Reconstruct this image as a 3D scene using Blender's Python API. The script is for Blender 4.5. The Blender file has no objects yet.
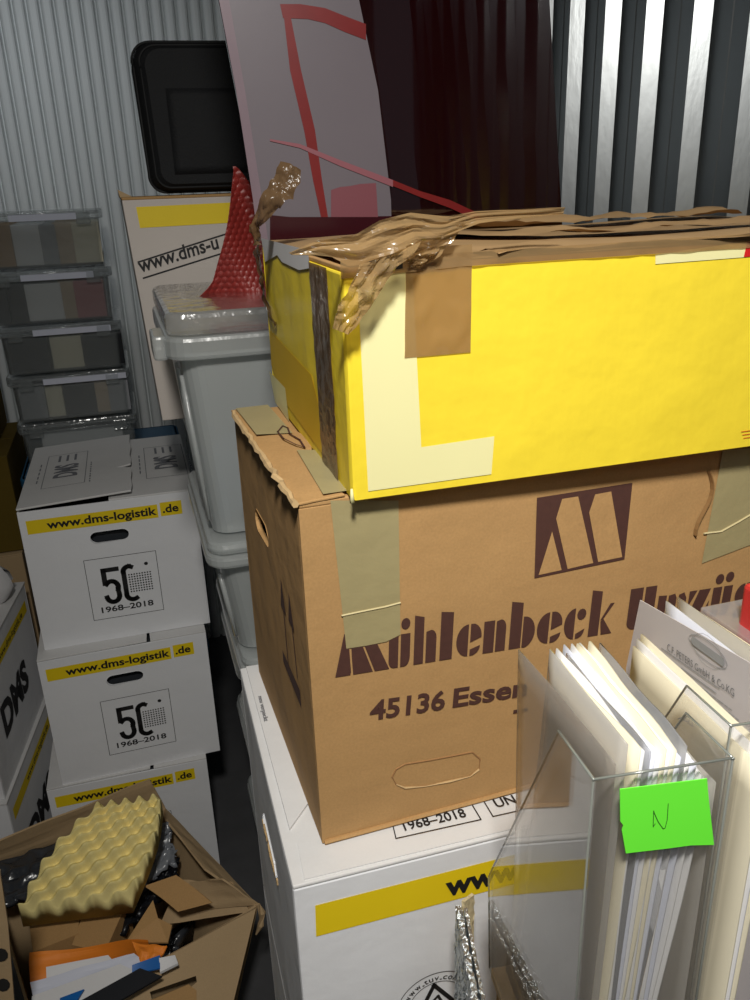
import bpy, bmesh, math, random
from mathutils import Vector, Matrix, noise
from mathutils.geometry import tessellate_polygon
random.seed(7)
C = bpy.context.scene.collection
H = 1.843                                   # lens height above the floor
# ------------------------------------------------------------------ camera
PSI, PITCH, ROLL, FPX = 0.28335, 0.36956, -0.03492, 819.5
cp, sp = math.cos(PITCH), math.sin(PITCH)
FW = Vector((math.sin(PSI)*cp, math.cos(PSI)*cp, -sp))
_r = Vector((math.cos(PSI), -math.sin(PSI), 0)); _u = _r.cross(FW)
RT = math.cos(ROLL)*_r + math.sin(ROLL)*_u
UP = -math.sin(ROLL)*_r + math.cos(ROLL)*_u
cam_d = bpy.data.cameras.new('camera'); cam = bpy.data.objects.new('camera', cam_d); C.objects.link(cam)
cam_d.sensor_fit = 'VERTICAL'; cam_d.sensor_height = 36; cam_d.lens = 36*FPX/1000
cam_d.clip_start = 0.02
cam.matrix_world = Matrix(((RT.x, UP.x, -FW.x, 0), (RT.y, UP.y, -FW.y, 0), (RT.z, UP.z, -FW.z, H), (0, 0, 0, 1)))
bpy.context.scene.camera = cam
# ------------------------------------------------------------------ light
sc = bpy.context.scene
sc.view_settings.view_transform = 'Standard'; sc.view_settings.look = 'None'
sc.view_settings.gamma = 1; sc.view_settings.use_curve_mapping = False
sc.view_settings.exposure = 0.0
w = bpy.data.worlds.new('world'); sc.world = w; w.use_nodes = True
w.node_tree.nodes['Background'].inputs[0].default_value = (0.80, 0.90, 1.0, 1)
w.node_tree.nodes['Background'].inputs[1].default_value = 0.075
def area(name, loc, target, sx, sy, power, col):
    l = bpy.data.lights.new(name, 'AREA'); l.shape = 'RECTANGLE'; l.size = sx; l.size_y = sy
    l.energy = power; l.color = col
    o = bpy.data.objects.new(name, l); C.objects.link(o); o.location = loc
    o.rotation_euler = (Vector(target)-Vector(loc)).to_track_quat('-Z', 'Y').to_euler()
    return o
ML = area('ceiling_lamp', (-0.08, -0.24, H+0.80), (0.44, 0.70, H-0.50), 0.14, 0.16, 11.4, (1.0, 0.97, 0.91)); ML.data.spread = math.radians(112)
area('corridor_lamp', (0.2, -1.0, H+0.85), (0.2, -0.4, 0), 0.5, 0.5, 2.2, (0.93, 0.97, 1.0))

BL = area('rear_lamp', (-0.35, 2.35, H+0.88), (-0.3, 3.25, H+0.10), 0.9, 0.12, 1.5, (0.93, 0.97, 1.0)); BL.data.spread = math.radians(110)
# ------------------------------------------------------------------ helpers
def ray(x, y): return RT*((x-375)/FPX) - UP*((y-500)/FPX) + FW
EYE = Vector((0, 0, H))
def hitY(x, y, Y): d = ray(x, y); return EYE + d*(Y/d.y)
def hitX(x, y, X): d = ray(x, y); return EYE + d*(X/d.x)
def hitZ(x, y, z): d = ray(x, y); return EYE + d*(z/d.z)        # z relative to the lens

def mat(name): 
    m = bpy.data.materials.new(name); m.use_nodes = True; return m
def N(m, t, **k):
    n = m.node_tree.nodes.new(t)
    for a, b in k.items():
        if a.startswith('i_'):
            n.inputs[a[2:].replace('_', ' ')].default_value = b
        else: setattr(n, a, b)
    return n
def L(m, a, b): m.node_tree.links.new(a, b)
def rgb(r, g, b):                            # sRGB 0..255 -> linear
    f = lambda c: (c/255/12.92) if c/255 <= 0.04045 else ((c/255+0.055)/1.055)**2.4
    return (f(r), f(g), f(b), 1)
def principled(name, col, rough=0.6, metal=0.0, spec=0.5, var=0.0, vscale=20, bump=0.0, bscale=60, stretch=(1, 1, 1), coat=0, sss=0, alpha=1):
    m = mat(name); b = m.node_tree.nodes['Principled BSDF']
    b.inputs['Base Color'].default_value = col; b.inputs['Roughness'].default_value = rough
    b.inputs['Metallic'].default_value = metal; b.inputs['Specular IOR Level'].default_value = spec
    b.inputs['Coat Weight'].default_value = coat; b.inputs['Alpha'].default_value = alpha
    if sss:
        b.inputs['Subsurface Weight'].default_value = sss; b.inputs['Subsurface Radius'].default_value = (.02, .015, .01); b.inputs['Subsurface Scale'].default_value = .5
    tc = N(m, 'ShaderNodeTexCoord'); mp = N(m, 'ShaderNodeMapping'); mp.inputs['Scale'].default_value = stretch
    L(m, tc.outputs['Object'], mp.inputs[0])
    if var:
        n = N(m, 'ShaderNodeTexNoise'); n.inputs['Scale'].default_value = vscale; n.inputs['Detail'].default_value = 6
        L(m, mp.outputs[0], n.inputs['Vector'])
        mx = N(m, 'ShaderNodeMix', data_type='RGBA'); 
        mx.inputs[6].default_value = tuple(c*(1-var) for c in col[:3])+(1,)
        mx.inputs[7].default_value = tuple(min(1, c*(1+var)) for c in col[:3])+(1,)
        L(m, n.outputs[0], mx.inputs[0]); L(m, mx.outputs[2], b.inputs['Base Color'])
    if bump:
        n2 = N(m, 'ShaderNodeTexNoise'); n2.inputs['Scale'].default_value = bscale; n2.inputs['Detail'].default_value = 4
        L(m, mp.outputs[0], n2.inputs['Vector'])
        bp = N(m, 'ShaderNodeBump'); bp.inputs['Strength'].default_value = bump; bp.inputs['Distance'].default_value = 0.004
        L(m, n2.outputs[0], bp.inputs['Height']); L(m, bp.outputs[0], b.inputs['Normal'])
    return m
def cardboard(name, col, var=0.08, fibre=0.10, rough=0.8, wave=0.25):
    """paper faced corrugated board: fibre flecks, faint flute lines, slow dents"""
    m = mat(name); b = m.node_tree.nodes['Principled BSDF']; b.inputs['Roughness'].default_value = rough
    b.inputs['Specular IOR Level'].default_value = 0.3
    tc = N(m, 'ShaderNodeTexCoord')
    big = N(m, 'ShaderNodeTexNoise'); big.inputs['Scale'].default_value = 7; big.inputs['Detail'].default_value = 5
    fine = N(m, 'ShaderNodeTexNoise'); fine.inputs['Scale'].default_value = 420; fine.inputs['Detail'].default_value = 3
    L(m, tc.outputs['Object'], big.inputs['Vector']); L(m, tc.outputs['Object'], fine.inputs['Vector'])
    ad = N(m, 'ShaderNodeMath', operation='MULTIPLY_ADD'); ad.inputs[1].default_value = fibre/(var+fibre)*1.4
    sb = N(m, 'ShaderNodeMath', operation='MULTIPLY'); sb.inputs[1].default_value = var/(var+fibre)
    L(m, big.outputs[0], sb.inputs[0]); L(m, fine.outputs[0], ad.inputs[0]); L(m, sb.outputs[0], ad.inputs[2])
    mx = N(m, 'ShaderNodeMix', data_type='RGBA'); v = var+fibre
    mx.inputs[6].default_value = tuple(c*(1-v) for c in col[:3])+(1,); mx.inputs[7].default_value = tuple(min(1, c*(1+v)) for c in col[:3])+(1,)
    L(m, ad.outputs[0], mx.inputs[0]); L(m, mx.outputs[2], b.inputs['Base Color'])
    mp = N(m, 'ShaderNodeMapping'); mp.inputs['Scale'].default_value = (150, 150, 4); L(m, tc.outputs['Object'], mp.inputs[0])
    fl = N(m, 'ShaderNodeTexNoise'); fl.inputs['Scale'].default_value = 1; fl.inputs['Detail'].default_value = 1; L(m, mp.outputs[0], fl.inputs['Vector'])
    dn = N(m, 'ShaderNodeTexNoise'); dn.inputs['Scale'].default_value = 11; dn.inputs['Detail'].default_value = 4; L(m, tc.outputs['Object'], dn.inputs['Vector'])
    b1 = N(m, 'ShaderNodeBump'); b1.inputs['Strength'].default_value = wave*0.35; b1.inputs['Distance'].default_value = 0.001; L(m, fl.outputs[0], b1.inputs['Height'])
    b2 = N(m, 'ShaderNodeBump'); b2.inputs['Strength'].default_value = wave; b2.inputs['Distance'].default_value = 0.012; L(m, dn.outputs[0], b2.inputs['Height'])
    L(m, b1.outputs[0], b2.inputs['Normal']); L(m, b2.outputs[0], b.inputs['Normal'])
    return m
def sheet_plastic(name, tint, haze=0.0, hazecol=(.8, .8, .8, 1), rough=0.04, refl=1.0, bump=0.0, bscale=30):
    """thin clear plastic: straight-through transmission, Fresnel gloss, optional milky haze"""
    m = mat(name); nt = m.node_tree; nt.nodes.remove(nt.nodes['Principled BSDF']); out = nt.nodes['Material Output']
    tr = N(m, 'ShaderNodeBsdfTransparent'); tr.inputs[0].default_value = tint
    gl = N(m, 'ShaderNodeBsdfGlossy'); gl.inputs['Roughness'].default_value = rough; gl.inputs[0].default_value = (.95, .95, .95, 1)
    g = N(m, 'ShaderNodeNewGeometry')
    dt = N(m, 'ShaderNodeVectorMath', operation='DOT_PRODUCT'); L(m, g.outputs['Normal'], dt.inputs[0]); L(m, g.outputs['Incoming'], dt.inputs[1])
    ab = N(m, 'ShaderNodeMath', operation='ABSOLUTE'); L(m, dt.outputs['Value'], ab.inputs[0])
    s1 = N(m, 'ShaderNodeMath', operation='SUBTRACT'); s1.inputs[0].default_value = 1; L(m, ab.outputs[0], s1.inputs[1])
    pw = N(m, 'ShaderNodeMath', operation='POWER'); pw.inputs[1].default_value = 5; L(m, s1.outputs[0], pw.inputs[0])
    fr = N(m, 'ShaderNodeMath', operation='MULTIPLY_ADD', use_clamp=True); fr.inputs[1].default_value = .96*refl; fr.inputs[2].default_value = .042*refl
    L(m, pw.outputs[0], fr.inputs[0])
    base = tr.outputs[0]
    if haze:
        df = N(m, 'ShaderNodeBsdfDiffuse'); df.inputs[0].default_value = hazecol
        tl = N(m, 'ShaderNodeBsdfTranslucent'); tl.inputs[0].default_value = hazecol
        dm = N(m, 'ShaderNodeMixShader'); dm.inputs[0].default_value = .45; L(m, df.outputs[0], dm.inputs[1]); L(m, tl.outputs[0], dm.inputs[2])
        hm = N(m, 'ShaderNodeMixShader'); hm.inputs[0].default_value = haze; L(m, base, hm.inputs[1]); L(m, dm.outputs[0], hm.inputs[2]); base = hm.outputs[0]
    if bump:
        tc = N(m, 'ShaderNodeTexCoord'); n2 = N(m, 'ShaderNodeTexNoise'); n2.inputs['Scale'].default_value = bscale; n2.inputs['Detail'].default_value = 3
        L(m, tc.outputs['Object'], n2.inputs['Vector'])
        bp = N(m, 'ShaderNodeBump'); bp.inputs['Strength'].default_value = bump; bp.inputs['Distance'].default_value = .01
        L(m, n2.outputs[0], bp.inputs['Height']); L(m, bp.outputs[0], gl.inputs['Normal'])
    fm = N(m, 'ShaderNodeMixShader'); L(m, fr.outputs[0], fm.inputs[0]); L(m, base, fm.inputs[1]); L(m, gl.outputs[0], fm.inputs[2])
    L(m, fm.outputs[0], out.inputs[0])
    return m

M = {}
M['white'] = cardboard('white_board', rgb(228, 229, 232), .03, .02, wave=.24)
M['white_top'] = cardboard('white_board_lid', rgb(212, 211, 210), .03, .02, wave=.2)
M['kraft'] = cardboard('kraft_board', rgb(172, 135, 88), .06, .12, wave=.34)
M['kraft_dim'] = cardboard('kraft_board_dull', rgb(176, 150, 114), .06, .08, wave=.3)
M['yellow'] = cardboard('yellow_board', rgb(238, 212, 56), .03, .015, rough=.45, wave=.34)
M['yellow_shaded'] = cardboard('shaded_yellow_board', rgb(92, 74, 16), .1, .05)  # yellow board with the far-left shade darkened into its colour
M['pale_print'] = principled('pale_print', rgb(232, 226, 168), .55, var=.04, vscale=9)
M['stripe'] = principled('yellow_print', rgb(238, 208, 20), .55, var=.03)
M['ink'] = principled('black_ink', rgb(26, 25, 27), .6)
M['ink_grey'] = principled('grey_ink', rgb(120, 122, 128), .7)
M['ink_brown'] = principled('brown_ink', rgb(74, 44, 36), .75, var=.2, vscale=160)
M['red_ink'] = principled('red_ink', rgb(205, 30, 30), .5)
M['void'] = principled('dark_inside', rgb(30, 28, 26), .9)
M['torn'] = principled('torn_kraft', rgb(190, 160, 115), .9, var=.2, vscale=90)
M['steel'] = principled('galvanised_steel', rgb(170, 174, 176), .33, metal=1.0, var=.10, vscale=14, bump=.08, bscale=70, stretch=(1, 1, .3))
M['steel_far'] = principled('corrugated_steel', rgb(214, 218, 218), .6, metal=.1, var=.08, vscale=9, stretch=(1, 1, .2))
M['concrete'] = principled('grey_concrete', rgb(72, 72, 74), .75, var=.25, vscale=12, bump=.2, bscale=40)
M['ceiling_steel'] = principled('dull_ceiling_steel', rgb(96, 98, 100), .6, metal=.3)
M['plaster'] = principled('corridor_paint', rgb(190, 190, 188), .7, var=.03)
M['clear'] = sheet_plastic('clear_acrylic', (.97, .97, .965, 1), haze=.07, hazecol=rgb(225, 220, 214), rough=.03)
M['clear_edge'] = principled('acrylic_cut_edge', rgb(120, 124, 118), .15, spec=.8)
M['clear_bin'] = sheet_plastic('clear_lid_plastic', (.95, .96, .96, 1), haze=.25, hazecol=rgb(205, 208, 208), rough=.15, refl=1.6, bump=.3)
M['frost'] = sheet_plastic('frosted_bin_plastic', (.93, .945, .95, 1), haze=.55, hazecol=rgb(216, 220, 219), rough=.28, refl=1.2, bump=.2)
M['drawer'] = sheet_plastic('smoky_clear_plastic', (.94, .95, .95, 1), haze=.24, hazecol=rgb(190, 195, 195), rough=.15, refl=1.5, bump=.3)
M['sleeve'] = sheet_plastic('frosted_sleeve', (.88, .87, .86, 1), haze=.72, hazecol=rgb(222, 218, 212), rough=.25, refl=.9, bump=.1, bscale=14)
M['sleeve_thin'] = sheet_plastic('thin_frosted_sleeve', (.88, .86, .84, 1), haze=.30, hazecol=rgb(206, 200, 192), rough=.25, refl=.9, bump=.1, bscale=14)
M['ink_light'] = principled('light_grey_ink', rgb(158, 160, 164), .7)
M['sleeve2'] = sheet_plastic('crinkled_sleeve', (.9, .9, .9, 1), haze=.4, hazecol=rgb(225, 226, 230), rough=.1, refl=1.6, bump=.6, bscale=45)
M['tape'] = sheet_plastic('brown_packing_tape', (.86, .74, .56, 1), haze=.68, hazecol=rgb(182, 152, 108), rough=.16, refl=1.3, bump=.5, bscale=32)
M['tape_dark'] = sheet_plastic('dark_packing_tape', (.5, .38, .26, 1), haze=.75, hazecol=rgb(124, 98, 68), rough=.25, refl=.8, bump=.8, bscale=60)
M['tape_top'] = principled('brown_tape_on_lid', rgb(158, 128, 90), .62, spec=.2, var=.08, vscale=12, bump=.3, bscale=18)
M['tape_olive'] = principled('olive_tape', rgb(160, 148, 108), .38, var=.06, vscale=30, bump=.25, bscale=40)
M['red_acrylic'] = principled('dark_red_acrylic', (.010, .0006, .001, 1), .03, spec=1.0, coat=.7)
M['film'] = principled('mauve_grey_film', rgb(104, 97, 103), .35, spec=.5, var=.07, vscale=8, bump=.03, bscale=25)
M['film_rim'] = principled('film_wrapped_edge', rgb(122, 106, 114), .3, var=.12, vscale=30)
M['red_line'] = principled('red_tape_line', rgb(112, 26, 26), .35, var=.2, vscale=40)
M['pink_line'] = principled('pink_line', rgb(136, 84, 92), .35)
M['bubble'] = principled('red_bubble_wrap', rgb(138, 38, 32), .45, spec=.7, var=.15, vscale=40, sss=.0)
M['fabric'] = principled('black_nylon', rgb(10, 12, 16), .75, var=.2, vscale=200, bump=.3, bscale=300)
M['fabric_trim'] = principled('black_piping', rgb(14, 15, 17), .7)
M['paper'] = principled('white_paper', rgb(222, 221, 222), .65, var=.02, bump=.05, bscale=12)
M['paper_blue'] = principled('cool_white_paper', rgb(205, 208, 222), .6, var=.02)
M['cream'] = principled('cream_folder', rgb(222, 214, 190), .7, var=.03)
M['letterpaper'] = principled('letter_paper', rgb(205, 200, 204), .6, var=.02)
M['green'] = principled('neon_green_paper', (.16, .93, .045, 1), .6)
M['pencil'] = principled('pen_line', rgb(40, 90, 30), .6)
M['foil'] = principled('crinkled_foil', rgb(190, 196, 198), .25, metal=.9, bump=1.0, bscale=240, var=.2, vscale=200)
M['foil_in'] = principled('foam_lining', rgb(190, 176, 140), .8, bump=.4, bscale=120)
M['wood'] = principled('pale_wood', rgb(214, 184, 138), .6, var=.18, vscale=16, stretch=(8, 1, 8))
M['foam'] = principled('yellow_foam', rgb(242, 226, 156), .95, spec=.1, var=.05, vscale=260, bump=.35, bscale=420)
M['orange'] = principled('orange_envelope', rgb(240, 138, 40), .6, var=.08, vscale=18, bump=.3, bscale=22)
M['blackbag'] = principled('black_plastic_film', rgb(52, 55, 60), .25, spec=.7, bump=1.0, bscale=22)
M['greybag'] = principled('grey_plastic_film', rgb(120, 124, 130), .2, spec=.8, bump=1.0, bscale=26)
M['blue'] = principled('blue_plastic', rgb(26, 84, 120), .4, var=.1)
M['bluecard'] = principled('blue_card', rgb(20, 96, 170), .4)
M['blackcard'] = principled('black_card', rgb(20, 22, 28), .35)
M['tan'] = principled('tan_card', rgb(168, 128, 72), .7)
M['redplastic'] = principled('red_plastic', rgb(200, 50, 50), .4)
M['peach'] = principled('peach_card', rgb(190, 168, 140), .7)
M['pink'] = principled('pink_card', rgb(176, 96, 100), .7)
M['grey_card'] = principled('grey_card', rgb(150, 152, 156), .6)

class MB:
    def __init__(s): s.v = []; s.f = []; s.sm = False
    def add(s, vs, fs):
        k = len(s.v); s.v += [Vector(v) for v in vs]; s.f += [tuple(i+k for i in f) for f in fs]; return s
    def box(s, x0, y0, z0, x1, y1, z1):
        return s.add([(x0,y0,z0),(x1,y0,z0),(x1,y1,z0),(x0,y1,z0),(x0,y0,z1),(x1,y0,z1),(x1,y1,z1),(x0,y1,z1)],
                     [(0,3,2,1),(4,5,6,7),(0,1,5,4),(1,2,6,5),(2,3,7,6),(3,0,4,7)])
    def hexa(s, p):   # 4 bottom, 4 top
        return s.add(p, [(0,3,2,1),(4,5,6,7),(0,1,5,4),(1,2,6,5),(2,3,7,6),(3,0,4,7)])
    def plate(s, loops, fr, t0=0.0, t1=0.003):
        """2-D outline (first) with holes, extruded along the frame's normal"""
        o, u, v, n = fr
        tri = tessellate_polygon([[Vector((a, b, 0)) for a, b in lp] for lp in loops])
        flat = [p for lp in loops for p in lp]; k = len(flat)
        pts = [o+u*a+v*b+n*t1 for a, b in flat] + [o+u*a+v*b+n*t0 for a, b in flat]
        fs = []
        for t in tri:
            a, b, c = [flat[i] for i in t]
            ccw = (b[0]-a[0])*(c[1]-a[1])-(b[1]-a[1])*(c[0]-a[0]) > 0
            t = tuple(t) if ccw else tuple(reversed(t))
            fs.append(t); fs.append(tuple(i+k for i in reversed(t)))
        off = 0
        for lp in loops:
            m_ = len(lp)
            for i in range(m_):
                j = (i+1) % m_; fs.append((off+i, off+i+k, off+j+k, off+j))
            off += m_
        return s.add(pts, fs)
    def flat(s, poly, fr, off=0.001):
        o, u, v, n = fr
        tri = tessellate_polygon([[Vector((a, b, 0)) for a, b in poly]])
        fs = []
        for t in tri:
            a, b, c = [poly[i] for i in t]
            fs.append(tuple(t) if (b[0]-a[0])*(c[1]-a[1])-(b[1]-a[1])*(c[0]-a[0]) > 0 else tuple(reversed(t)))
        return s.add([o+u*a+v*b+n*off for a, b in poly], fs)
    def line(s, pts, fr, w_, off=0.001, closed=False):
        n_ = len(pts)
        for i in range(n_ if closed else n_-1):
            a = Vector(pts[i]); b = Vector(pts[(i+1) % n_]); d = (b-a)
            if d.length < 1e-9: continue
            d.normalize(); q = Vector((-d.y, d.x))*w_/2; a = a-d*w_/2; b = b+d*w_/2
            s.flat([tuple(a-q), tuple(b-q), tuple(b+q), tuple(a+q)], fr, off)
        return s
    def grid(s, fn, nu, nv, thick=0.0, th_dir=None, close=False):
        P = [[Vector(fn(i/nu, j/nv)) for j in range(nv+1)] for i in range(nu+1)]
        k = lambda i, j: i*(nv+1)+j
        vs = [p for r_ in P for p in r_]
        fs = [(k(i, j), k(i+1, j), k(i+1, j+1), k(i, j+1)) for i in range(nu) for j in range(nv)]
        if thick:
            n0 = len(vs); low = []
            for i in range(nu+1):
                for j in range(nv+1):
                    a = P[min(i+1, nu)][j]-P[max(i-1, 0)][j]; b = P[i][min(j+1, nv)]-P[i][max(j-1, 0)]
                    nn = a.cross(b); nn = nn.normalized() if nn.length > 1e-12 else Vector((0, 0, 1))
                    low.append(P[i][j]-(Vector(th_dir) if th_dir else nn)*thick)
            vs += low
            fs += [(n0+k(i, j), n0+k(i, j+1), n0+k(i+1, j+1), n0+k(i+1, j)) for i in range(nu) for j in range(nv)]
            for i in range(nu):
                fs.append((k(i, 0), k(i, 0)+n0, k(i+1, 0)+n0, k(i+1, 0))); fs.append((k(i, nv), k(i+1, nv), k(i+1, nv)+n0, k(i, nv)+n0))
            for j in range(nv):
                fs.append((k(0, j), k(0, j+1), k(0, j+1)+n0, k(0, j)+n0)); fs.append((k(nu, j), k(nu, j)+n0, k(nu, j+1)+n0, k(nu, j+1)))
        return s.add(vs, fs)
    def tube(s, pts, r, n_=8):
        pts = [Vector(p) for p in pts]; rings = []
        for i, p in enumerate(pts):
            d = (pts[min(i+1, len(pts)-1)]-pts[max(i-1, 0)]).normalized()
            a = d.cross(Vector((0, 0, 1))); a = a.normalized() if a.length > 1e-3 else Vector((1, 0, 0)); b = d.cross(a)
            rr = r[i] if isinstance(r, (list, tuple)) else r
            rings.append([p+(a*math.cos(t*2*math.pi/n_)+b*math.sin(t*2*math.pi/n_))*rr for t in range(n_)])
        vs = [q for rg in rings for q in rg]; fs = []
        for i in range(len(pts)-1):
            for t in range(n_): fs.append((i*n_+t, i*n_+(t+1) % n_, (i+1)*n_+(t+1) % n_, (i+1)*n_+t))
        fs.append(tuple(reversed(range(n_)))); fs.append(tuple((len(pts)-1)*n_+t for t in range(n_)))
        return s.add(vs, fs)
    def rbox(s, x0, y0, z0, x1, y1, z1, r=.03, tx=0, ty=0, seg=5, open_top=False, t=0.0):
        """rounded-corner tub; tx/ty shrink the bottom"""
        def ring(z, ax, ay, rr):
            o = []
            for cx, cy, a0 in ((x1-ax-rr, y1-ay-rr, 0), (x0+ax+rr, y1-ay-rr, 90), (x0+ax+rr, y0+ay+rr, 180), (x1-ax-rr, y0+ay+rr, 270)):
                for q in range(seg+1):
                    a = math.radians(a0+90*q/seg); o.append(Vector((cx+rr*math.cos(a), cy+rr*math.sin(a), z)))
            return o
        b = ring(z0, tx, ty, r); tp = ring(z1, 0, 0, r); n_ = len(b)
        if not open_top:
            return s.add(b+tp, [tuple(reversed(range(n_))), tuple(range(n_, 2*n_))]+[(i, (i+1) % n_, n_+(i+1) % n_, n_+i) for i in range(n_)])
        ti = ring(z1, t, t, max(r-t, .002)); bi = ring(z0+t, tx+t, ty+t, max(r-t, .002))
        vs = b+tp+ti+bi
        fs = [tuple(reversed(range(n_)))]
        for a, c in ((0, 1), (1, 2), (2, 3)):
            fs += [(a*n_+i, a*n_+(i+1) % n_, c*n_+(i+1) % n_, c*n_+i) for i in range(n_)]
        fs.append(tuple(range(3*n_, 4*n_)))
        return s.add(vs, fs)

def link(name, mb, m, parent=None, bevel=0.0, smooth=False, local=True, subsurf=0):
    """one mesh object; local=False: vertices are world coordinates"""
    me = bpy.data.meshes.new(name)
    vs = mb.v
    if not local and parent is not None:
        inv = world_of(parent).inverted(); vs = [inv @ v for v in vs]
    me.from_pydata([tuple(v) for v in vs], [], mb.f); me.materials.append(m); me.update()
    if smooth:
        for p in me.polygons: p.use_smooth = True
    o = bpy.data.objects.new(name, me); C.objects.link(o)
    if parent is not None: o.parent = parent
    if bevel:
        b = o.modifiers.new('bevel', 'BEVEL'); b.width = bevel; b.segments = 2; b.limit_method = 'ANGLE'; b.angle_limit = math.radians(40)
    if subsurf:
        b = o.modifiers.new('sub', 'SUBSURF'); b.levels = subsurf; b.render_levels = subsurf
    return o
def world_of(o):
    m_ = Matrix.LocRotScale(o.location, o.rotation_euler, o.scale)
    return world_of(o.parent) @ m_ if o.parent else m_
def tag(o, label, cat, group=None):
    o['label'] = label; o['category'] = cat
    if group: o['group'] = group
    return o
def thing(name, label, cat, loc, rz=0.0, group=None):
    o = bpy.data.objects.new(name, None); C.objects.link(o); o.empty_display_size = .05
    o.location = loc; o.rotation_euler = (0, 0, rz); return tag(o, label, cat, group)
def struct(name, mb, m, **k):
    o = link(name, mb, m, **k); o['kind'] = 'structure'; return o
def copy_tree(o, parent=None):
    c = o.copy(); C.objects.link(c); c.parent = parent
    for ch in list(o.children): copy_tree(ch, c)
    return c

def text_mb(body, mapping, bold=0.0, shear=0.0, space=1.0, nat=0):
    """2-D text triangles -> mapping(x, y) with x in 0..1 over the whole width, y in cap heights"""
    cu = bpy.data.curves.new('t', 'FONT'); cu.body = body; cu.size = 1; cu.offset = bold; cu.shear = shear; cu.space_character = space
    cu.resolution_u = 3
    o = bpy.data.objects.new('t', cu); C.objects.link(o)
    dg = bpy.context.evaluated_depsgraph_get(); me = o.evaluated_get(dg).to_mesh()
    xs = [v.co.x for v in me.vertices]; x0, x1 = min(xs), max(xs)
    if nat: x1 = x0+.70*nat
    mb = MB(); mb.add([mapping((v.co.x-x0)/(x1-x0), v.co.y/0.70) for v in me.vertices], [tuple(p.vertices) for p in me.polygons])
    o.evaluated_get(dg).to_mesh_clear(); bpy.data.objects.remove(o); bpy.data.curves.remove(cu)
    return mb
def text_on(fr, body, a, b, h, off=0.0012, **k):
    if k.get('nat'): k['nat'] = (Vector(b)-Vector(a)).length/h
    """text from baseline point a to b (face coordinates), cap height h"""
    o, u, v, n = fr; a = Vector(a); b = Vector(b); d = b-a; e = d.normalized(); q = Vector((-e.y, e.x))*h
    def mp(x, y):
        p = a+d*x+q*y; return o+u*p.x+v*p.y+n*off
    return text_mb(body, mp, **k)
def on_face(th, fr, x, y):
    """photo direction -> (s, t) on a face of the thing"""
    Mw = world_of(th) if th else Matrix.Identity(4); o = Mw @ fr[0]; R3 = Mw.to_3x3(); u = R3 @ fr[1]; v = R3 @ fr[2]; n = R3 @ fr[3]
    d = ray(x, y); t = (o-EYE).dot(n)/d.dot(n); p = EYE+d*t-o
    return (p.dot(u), p.dot(v))
def faces(w_, d_, h_):
    X, Y, Z = Vector((1, 0, 0)), Vector((0, 1, 0)), Vector((0, 0, 1))
    return {'front': (Vector((0, 0, 0)), X, Z, -Y), 'left': (Vector((0, d_, 0)), -Y, Z, -X),
            'right': (Vector((w_, 0, 0)), Y, Z, X), 'back': (Vector((w_, d_, 0)), -X, Z, Y), 'top': (Vector((0, 0, h_)), X, Y, Z)}
def slot(cx, cy, w_, h_, n_=8):
    o = []; r = h_/2
    for k, (sx, a0) in enumerate(((1, -90), (-1, 90))):
        for q in range(n_+1):
            a = math.radians(a0+180*q/n_); o.append((cx+sx*(w_/2-r)+r*math.cos(a), cy+r*math.sin(a)))
    return o
def carton_body(w_, d_, h_, holes={}, t=0.005, top=False):
    """four walls and a bottom; holes = {face: [loop,..]}"""
    F = faces(w_, d_, h_); mb = MB()
    dims = {'front': w_, 'back': w_, 'left': d_, 'right': d_}
    for k in ('front', 'back', 'left', 'right'):
        a = dims[k]; i0 = 0 if k in ('front', 'back') else t
        mb.plate([[(i0, 0), (a-i0, 0), (a-i0, h_), (i0, h_)]]+holes.get(k, []), F[k], -t, 0)
    mb.box(t, t, 0, w_-t, d_-t, t)
    return mb

# ------------------------------------------------------------------ the room
XW, YW, XL, YF, ZC = 1.10, 3.25, -1.55, -1.75, H+0.95
struct('floor', MB().box(XL-.1, YF-.1, -.05, XW+.1, YW+.1, 0), M['concrete'])
struct('ceiling', MB().box(XL-.1, YF-.1, ZC, XW+.1, YW+.1, ZC+.05), M['ceiling_steel'])
def corrug(prof, p0, p1, axis, base, sgn):
    """prof: (offset along pitch, depth) points; extruded floor to ceiling"""
    mb = MB(); pitch = prof[-1][0]; pts = []; q = p0
    while q < p1:
        for a, dd in prof[:-1]: pts.append((q+a, dd))
        q += pitch
    pts.append((q, prof[0][1]))
    vs = []
    for a, dd in pts:
        for z in (0, ZC):
            vs.append((base+sgn*dd, a, z) if axis == 'y' else (a, base+sgn*dd, z))
    fs = [(2*i, 2*i+1, 2*i+3, 2*i+2) for i in range(len(pts)-1)]
    mb.add(vs, fs); return mb
# right wall: deep trapezoid ribs; the web turned to the door catches the lamp
pr = [(0, 0), (.050, 0), (.052, .0015), (.054, 0), (.108, 0), (.126, .028), (.133, .028), (.1525, 0)]
struct('wall_right', corrug(pr, 1.352-.1525*15, YW, 'y', XW, -1), M['steel'])
pf = [(0, .016), (.005, .0195), (.013, .021), (.023, .021), (.029, .0185), (.0325, .008), (.035, 0), (.038, 0), (.0432, .016)]
struct('wall_back', corrug(pf, XL, XW, 'x', YW, -1), M['steel_far'], smooth=False)
struct('wall_left', corrug(pf, YF, YW, 'y', XL, 1), M['steel_far'])
struct('wall_front', MB().box(XL, YF-.05, 0, XW, YF, ZC), M['plaster'])

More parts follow.
